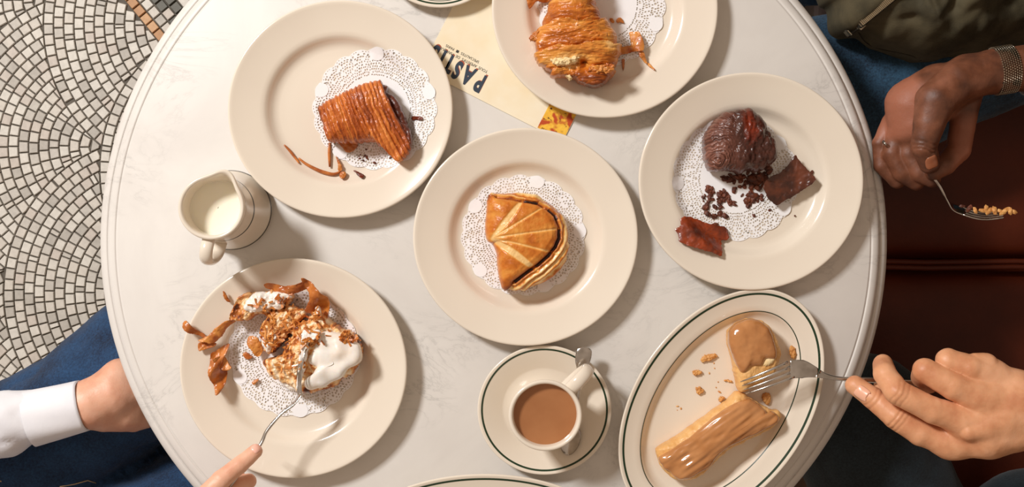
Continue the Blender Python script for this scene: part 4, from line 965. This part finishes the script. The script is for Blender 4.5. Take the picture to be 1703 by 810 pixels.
# --- person with the tan right hand, lower right
pr = thing('person', P(1820, 1050, 0), 'person at the lower right in dark jeans prodding the eclair with a fork', 'person')
def creases(lst):
    q = [(np.array(P(x, y, z)), np.array((P(x2, y2, z) - P(x, y, z)).normalized()), r, a) for x, y, z, x2, y2, r, a in lst]
    def g(V):
        out = np.zeros(len(V))
        for c, d, r, a in q:
            t = (V - c) @ d; rad = np.linalg.norm(V - c - t[:, None] * d, axis=1); t = t + .0009 * np.sin(rad * 900)
            out -= a * np.exp(-(t / .00085) ** 2) * np.clip((r - rad) / .002, 0, 1) * (V[:, 2] > c[2] - .001)
        return out
    return g
crA = creases([(1494, 696, .835, 1530, 722, .013, .0007), (1488, 692, .835, 1530, 722, .013, .0009), (1500, 700, .835, 1530, 722, .013, .0005), (1456, 666, .825, 1490, 690, .012, .0006), (1450, 661, .825, 1490, 690, .012, .0005),
               (1498, 654, .855, 1550, 682, .013, .0005), (1490, 650, .855, 1550, 682, .013, .0006), (1506, 658, .855, 1550, 682, .013, .0005)])
hand = body('hand', [
    Trunk(J((1578, 736, .836, 25), (1640, 722, .843, 40), (1740, 690, .850, 50), (1950, 640, .87, 62)) ),
    Trunk(J((1606, 704, .851, 25), (1670, 690, .853, 36), (1740, 680, .850, 50))),
    Trunk(J((1628, 662, .853, 27), (1690, 665, .852, 36), (1740, 675, .850, 48))),
    Trunk(J((1640, 622, .846, 26), (1690, 650, .847, 34), (1740, 670, .850, 46))),
    J((1584, 736, .836, 24), (1530, 720, .835, 21.5), (1490, 693, .832, 21), (1452, 662, .822, 18.5), (1421, 641, .8135, 16)),
    J((1610, 702, .850, 25), (1550, 682, .853, 22), (1492, 652, .850, 21.5), (1472, 622, .835, 19), (1468, 606, .818, 16.5)),
    J((1632, 660, .853, 26), (1585, 642, .856, 23), (1538, 616, .850, 20), (1532, 628, .830, 17), (1545, 640, .815, 15)),
    J((1644, 622, .846, 24), (1612, 612, .852, 22), (1577, 600, .848, 20), (1570, 612, .828, 16), (1582, 622, .815, 14)),
    J((1640, 602, .850, 14), (1622, 600, .852, 13)),
    J((1612, 720, .862, 10), (1640, 715, .862, 10)),
    J((1700, 710, .825, 30), (1620, 706, .805, 24), (1530, 674, .798, 17), (1466, 643, .793, 13)),
    ], .00115, .006, .010, skin_a, pr, lambda V: (fbm(V * 70, 3, 3) - .5) * .0016 + crA(V))
hand['label'] = 'tan right hand holding the fork'
nail(1425, 644, P(1410, 632, .8) - P(1450, 660, .8), (-.1, -.1, 1), .0062, .0062, nail_a, hand)
body('jeans', [Trunk(J((1800, 1120, .57, 150), (1560, 1060, .565, 130), (1430, 705, .555, 112), (1425, 700, .5, 95))), J((1800, 1120, .57, 150), (1760, 950, .56, 125), (1720, 900, .56, 120))], .006, .02, .03, denim_dark, pr, cloth_disp(.006, 14, 3))
body('jacket', [Trunk(J((1900, 1230, .60, 170), (1990, 1200, .80, 190), (2120, 1250, 1.05, 200))), J((2120, 1100, 1.08, 120), (2150, 850, .98, 90), (2080, 690, .90, 80), (1930, 645, .868, 80))], .008, .03, .03, dark_cloth, pr, cloth_disp(.01, 10, 5))['label'] = 'dark jacket with the sleeve reaching the wrist'

# --- person with white cuff, lower left
pl = thing('person', P(-150, 1000, 0), 'person at the lower left in blue jeans and white shirt eating the cinnamon roll', 'person')
h1 = body('hand', [
    Trunk(J((60, 692, .684, 34), (148, 672, .680, 38), (190, 655, .674, 38), (222, 648, .668, 30))),
    Trunk(J((160, 668, .678, 36), (198, 628, .672, 27), (226, 622, .664, 22))),
    Trunk(J((160, 676, .674, 34), (215, 684, .662, 26), (238, 690, .656, 18))),
    J((205, 626, .668, 25), (250, 618, .652, 18), (262, 640, .63, 15), (240, 650, .62, 14)),
    J((222, 648, .666, 24), (262, 645, .650, 18), (270, 665, .63, 15), (248, 672, .62, 14)),
    J((226, 668, .662, 22), (262, 668, .646, 17), (268, 686, .63, 14), (248, 692, .62, 13)),
    J((180, 690, .664, 28), (222, 702, .652, 16), (258, 694, .642, 13)),
    ], .0016, .008, .010, skin_l, pl, lambda V: (fbm(V * 80, 3, 3) - .5) * .001)
h1['label'] = 'left hand resting on the lap under the table edge'
h2 = body('hand', [
    Trunk(J((322, 848, .836, 26), (270, 900, .84, 38), (210, 975, .85, 42))),
    Trunk(J((345, 872, .826, 24), (290, 925, .835, 36), (210, 985, .85, 42))),
    J((320, 846, .836, 22), (345, 822, .838, 17.5), (368, 798, .836, 16.2), (398, 774, .829, 14.4), (425, 751, .8225, 12)),
    J((345, 870, .824, 20), (372, 834, .820, 17), (396, 806, .812, 14.5), (414, 800, .806, 13)),
    J((352, 882, .815, 19), (385, 860, .808, 15), (392, 838, .80, 13), (380, 830, .79, 12)),
    J((300, 890, .82, 24), (335, 850, .806, 17), (372, 815, .803, 13.5), (396, 792, .804, 11.5)),
    ], .0014, .006, .009, skin_l, pl, lambda V: (fbm(V * 90, 5, 3) - .5) * .001)
h2['label'] = 'right hand guiding the fork with the index finger'
nail(427, 751, P(440, 735, .8) - P(418, 758, .8), (.2, .3, 1), .0042, .0044, nail_l, h2)
body('jeans', [Trunk(J((-170, 930, .55, 150), (73, 742, .570, 124), (253, 610, .575, 118), (400, 500, .560, 114), (430, 480, .30, 82), (470, 440, .10, 62))), J((120, 850, .52, 70), (300, 730, .52, 70), (420, 640, .50, 70)), J((-150, 1060, .55, 150), (90, 945, .565, 130), (330, 868, .57, 124), (520, 800, .55, 116), (580, 760, .3, 82), (620, 720, .10, 62))], .005, .012, .003, denim_blue, pl, cloth_disp(.011, 12, 7))
sh = body('shirt', [Trunk(J((-260, 1080, .60, 150), (-300, 1120, .80, 170), (-360, 1160, 1.02, 180))), J((-330, 1000, 1.02, 95), (-260, 800, .82, 75), (-170, 745, .72, 66), (0, 708, .690, 54), (64, 693, .686, 47.5)), J((-260, 1200, 1.02, 95), (60, 1180, .90, 75), (150, 1060, .86, 62), (205, 985, .85, 52))], .005, .015, .02, shirt_m, pl, cloth_disp(.011, 13, 9))
sh['label'] = 'white cotton shirt with long sleeves'
def cuff(name, pa, pb, ra, rb, mat, parent, sq=1.0, seed=0):
    ax = (pb - pa).normalized(); s_ = ax.cross(Vector((0, 0, 1))).normalized(); u = s_.cross(ax); V = []; nu, nv = 72, 20
    for wall in (0, 1):
        for i in range(nv):
            t_ = i / (nv - 1); r = ra + (rb - ra) * t_ - wall * .0016
            for j in range(nu):
                a = 2 * PI * j / nu; rr = r * (1 + .03 * math.sin(3 * a + seed) + .012 * math.sin(7 * a + t_ * 3)); V.append(pa.lerp(pb, t_) + s_ * math.cos(a) * rr + u * math.sin(a) * rr * sq)
    fs = [(w_ * nv * nu + i * nu + j, w_ * nv * nu + (i + 1) * nu + j, w_ * nv * nu + (i + 1) * nu + (j + 1) % nu, w_ * nv * nu + i * nu + (j + 1) % nu) for w_ in (0, 1) for i in range(nv - 1) for j in range(nu)]
    e_ = (nv - 1) * nu; fs += [(e_ + j, nv * nu + e_ + j, nv * nu + e_ + (j + 1) % nu, e_ + (j + 1) % nu) for j in range(nu)]
    return link(name, mesh(name, V, fs), mat, parent)
cu_ = cuff('cuff', P(52, 696, .687), P(140, 674, .682), .0295, .0272, shirt_m, pl, 1.0); cu_['label'] = 'stiff white buttoned cuff at the wrist'
thread = M('tan_thread', rgb(196, 170, 130), .8).m
JS = surf([o_ for o_ in pl.children if o_.name.startswith('jeans')])
def on(px, py, zg, hf, d=.0006):
    p = P(px, py, zg); z = hf(p.x, p.y); return Vector((p.x, p.y, (z if z else zg) + d))
tube('stitch_seam', [on(x, y, .62, JS) for x, y in ((105, 812), (112, 803), (130, 802), (146, 799), (155, 806))], [.0007] * 5, thread, pl, 6)
tube('stitch_seam', [on(x, y, .62, JS) for x, y in ((0, 775), (10, 777), (20, 786), (28, 789))], [.0007] * 4, thread, pl, 6)
shoe(P(450, 450, .05).x, P(450, 450, .05).y, .7, shoe_m, pl); shoe(P(600, 730, .05).x, P(600, 730, .05).y, .5, shoe_m, pl)

# --- person with dark skin, upper right
pc = thing('person', P(1780, -100, 0), 'person at the upper right in olive jacket and blue jeans lifting a fork', 'person')
h3 = body('hand', [
    Trunk(J((1950, 92, .80, 52), (1760, 108, .795, 42), (1662, 118, .792, 36), (1610, 128, .788, 36), (1545, 165, .772, 44), (1525, 205, .762, 42))),
    Trunk(J((1560, 150, .768, 44), (1515, 175, .762, 40), (1505, 218, .757, 30))),
    J((1650, 118, .794, 35), (1590, 138, .802, 33), (1556, 168, .808, 33), (1546, 205, .808, 26), (1536, 243, .805, 21), (1546, 272, .797, 17)),
    J((1612, 128, .780, 28), (1606, 170, .772, 24), (1600, 212, .768, 21), (1594, 248, .770, 20), (1572, 274, .775, 17), (1554, 287, .777, 14)),
    J((1510, 215, .757, 26), (1512, 256, .760, 20), (1530, 286, .763, 18), (1550, 297, .767, 15)),
    J((1495, 215, .752, 22), (1484, 256, .756, 17), (1500, 286, .756, 16), (1524, 302, .754, 15)),
    J((1484, 205, .748, 18), (1463, 238, .748, 12), (1466, 276, .746, 13), (1492, 300, .745, 14)),
    ], .00125, .006, .003, skin_c, pc, lambda V: (fbm(V * 70, 13, 3) - .5) * .0016 + creases([(1536, 244, .81, 1547, 206, .014, .0012), (1535, 250, .81, 1546, 210, .014, .0012), (1537, 237, .81, 1547, 206, .014, .0009)])(V))
co_ = np.zeros(len(h3.data.vertices) * 3, np.float32); h3.data.vertices.foreach_get('co', co_); co_ = co_.reshape(-1, 3); f_ = F(.78)
hx = co_[:, 0] / f_ + 851.5; hy = 405 - co_[:, 1] / f_
tn_ = np.clip((1530 - hx) / 14, 0, 1) * np.clip((236 - hy) / 14, 0, 1) * np.clip((.803 - co_[:, 2]) / .006, 0, 1) + np.clip((hx - 1578) / 12, 0, 1) * np.clip((hy - 185) / 25, 0, 1)
at_ = h3.data.attributes.new('tone', 'FLOAT', 'POINT'); at_.data.foreach_set('value', np.clip(tn_, 0, 1).astype(np.float32))
h3['label'] = 'dark skinned right hand pinching a fork'
nail(1545, 271, P(1553, 288, .8) - P(1538, 256, .8), (0, 0, 1), .0058, .0060, nail_c, h3)

body('jeans', [Trunk(J((1780, -10, .565, 150), (1500, 120, .560, 128), (1360, 150, .555, 118), (1310, 160, .50, 95), (1290, 170, .3, 80), (1230, 190, .10, 60))), J((1780, -160, .565, 150), (1500, -120, .560, 128), (1330, -110, .555, 118), (1290, -100, .3, 80), (1220, -80, .10, 60))], .005, .012, .012, denim_teal, pc, cloth_disp(.009, 14, 17))
shoe(P(1220, 195, .05).x, P(1220, 195, .05).y, PI, shoe_m, pc); shoe(P(1210, -75, .05).x, P(1210, -75, .05).y, PI, shoe_m, pc)
def jk(px, py, v):
    x = (px - 1370) * 5.11; y = py * 5.11                   # folds read off the photograph
    def crease(x0, y0, x1, y1, w_, h_):
        d = np.array([x1 - x0, y1 - y0]); L = np.hypot(*d); t_ = ((x - x0) * d[0] + (y - y0) * d[1]) / L / L
        q = ((x - x0) * d[1] - (y - y0) * d[0]) / L; return h_ * np.exp(-(q / w_) ** 2) * np.clip(1.3 - np.abs(t_ - .5) * 2, 0, 1)
    return crease(860, -60, 760, 260, 45, -.012) + crease(1000, -80, 900, 230, 60, .009) + crease(500, 60, 690, 320, 14, -.003) + crease(520, 40, 720, 330, 30, .004) + crease(420, 140, 560, 190, 40, -.007) \
        + crease(380, 300, 560, 300, 30, -.004) + crease(1100, 260, 1500, 60, 120, -.012) + crease(200, 40, 400, -40, 40, -.007) + crease(1550, 270, 1700, 210, 30, .006) + (n2(px, py, .02, seed=5) - .5) * .020
jo = [(1355, -20), (1372, 18), (1384, 44), (1396, 52), (1410, 58), (1440, 76), (1480, 92), (1515, 106), (1532, 108), (1570, 102), (1620, 92), (1660, 80), (1720, 76), (1800, 70), (1880, 0), (1900, -150), (1850, -330), (1650, -380), (1420, -320), (1350, -160)]
jb = dome('jacket', jo, .640, .145, olive, pc, c=(1610, -110), nu=420, nv=110, b=.55, side=.06, disp=jk, under=.97); jb['label'] = 'olive cotton jacket with a brass zip'
body('sleeve', [Trunk(J((1800, -200, 1.02, 100), (1960, -40, .92, 80), (1985, 70, .83, 72), (1790, 103, .798, 60)))], .006, .02, .02, olive, pc, cloth_disp(.008, 14, 21))
body('jacket_back', [Trunk(J((1760, -180, .66, 170), (1900, -240, .85, 200), (1960, -300, 1.04, 190)))], .008, .03, .03, olive, pc, cloth_disp(.01, 10, 22))
jf = surf([jb])
zp = thing_part = None
zpath = [on(1412 + (1480 - 1412) * i / 12, 55 - 62 * i / 12 * 1.0, .70, jf, .0008) for i in range(13)]
zt_ = tube('zip_tape', zpath, [(.0042, .0007)] * 13, noisy('zip_tape_cloth', rgb(34, 30, 22), rgb(50, 44, 32), 50, .9), pc, 8, flat=(-.6, .7, 0))
brass = M('brass', rgb(226, 212, 186), .35, 1.0).m; bmz = bmesh.new()
zq = catmull(zpath, 4)
for k, p_ in enumerate(zq):
    if k < len(zq) - 1:
        d = (zq[k + 1] - p_).normalized(); s_ = Vector((-d.y, d.x, 0)).normalized()
        r_ = bmesh.ops.create_cube(bmz, size=1); bmesh.ops.scale(bmz, vec=(.0009, .0062, .0016), verts=r_['verts'])
        bmesh.ops.rotate(bmz, verts=r_['verts'], matrix=Matrix.Rotation(math.atan2(d.y, d.x), 3, 'Z')); bmesh.ops.translate(bmz, vec=p_ + Vector((0, 0, .0013)), verts=r_['verts'])
me = bpy.data.meshes.new('zip_teeth'); bmz.to_mesh(me); bmz.free(); zo_ = link('zip_teeth', me, brass, pc, smooth=False); zo_['kind'] = 'stuff'
pp_ = on(1411, 57, .66, jf, .003); box('zip_stop', pp_, (.0075, .006, .004), brass, pc, .001, .74)
hem = [on(x, y, .66, jf, .0003) for x, y in ((1418, 60), (1440, 71), (1465, 82), (1490, 91), (1512, 99), (1528, 102))]
tube('stitch_seam', catmull(hem, 4), [.0006] * (4 * 5 + 1), M('dark_thread', rgb(44, 38, 24), .9).m, pc, 6)
# watch with a mesh bracelet
wt = bpy.data.objects.new('wristwatch', None); COL.objects.link(wt); wt.parent = pc; wt.matrix_parent_inverse = Matrix.Translation(-pc.location); wt['label'] = 'silver mesh bracelet watch on the right wrist'
wa, wb = P(1652, 119, .7925), P(1684, 114, .793); ax = (wb - wa).normalized(); s_ = ax.cross(Vector((0, 0, 1))).normalized(); u = s_.cross(ax)
L = (wb - wa).length; nr_, na = 9, 58; base_me = None; bm = bmesh.new(); rr = 36.5 * F(.80) + .0006
for i in range(nr_):
    for j in range(na):
        a = 2 * PI * (j + .5 * (i % 2)) / na; t_ = (i + .5) / nr_; c_ = wa + ax * L * t_ + (s_ * math.cos(a) + u * math.sin(a)) * (rr + .0009)
        m_ = Matrix((ax, -s_ * math.sin(a) + u * math.cos(a), s_ * math.cos(a) + u * math.sin(a))).transposed()
        r_ = bmesh.ops.create_cube(bm, size=1); bmesh.ops.scale(bm, vec=(L / nr_ * .62, 2 * PI * rr / na * .74, .0020), verts=r_['verts']); bmesh.ops.rotate(bm, verts=r_['verts'], matrix=Matrix.Rotation(PI / 4 * 0, 3, 'Z'))
        bmesh.ops.rotate(bm, verts=r_['verts'], matrix=m_); bmesh.ops.translate(bm, vec=c_, verts=r_['verts'])
bmesh.ops.bevel(bm, geom=bm.edges[:], offset=.0003, segments=1, affect='EDGES')
me = bpy.data.meshes.new('bracelet_links'); bm.to_mesh(me); bm.free()
bl = link('bracelet_links', me, M('watch_steel', rgb(196, 184, 165), .22, 1.0).m, None, smooth=False); bl.parent = wt; bl.matrix_parent_inverse = wt.matrix_parent_inverse.copy(); bl['kind'] = 'stuff'
wt.matrix_parent_inverse = Matrix.Identity(4); wt.location = wa - pc.location; bl.matrix_parent_inverse = Matrix.Translation(-wa)
bd_ = cuff('bracelet_band', wa, wb, rr, rr, M('watch_dark', rgb(40, 36, 32), .4, .8).m, None, 1.0); bd_.parent = wt; bd_.matrix_parent_inverse = Matrix.Translation(-wa)
cf2 = cuff('cuff', P(1699, 120, .789), P(1745, 110, .791), 42 * F(.8), 47 * F(.8), shirt_m, pc, 1.0); cf2['label'] = 'pale shirt cuff under the jacket sleeve'
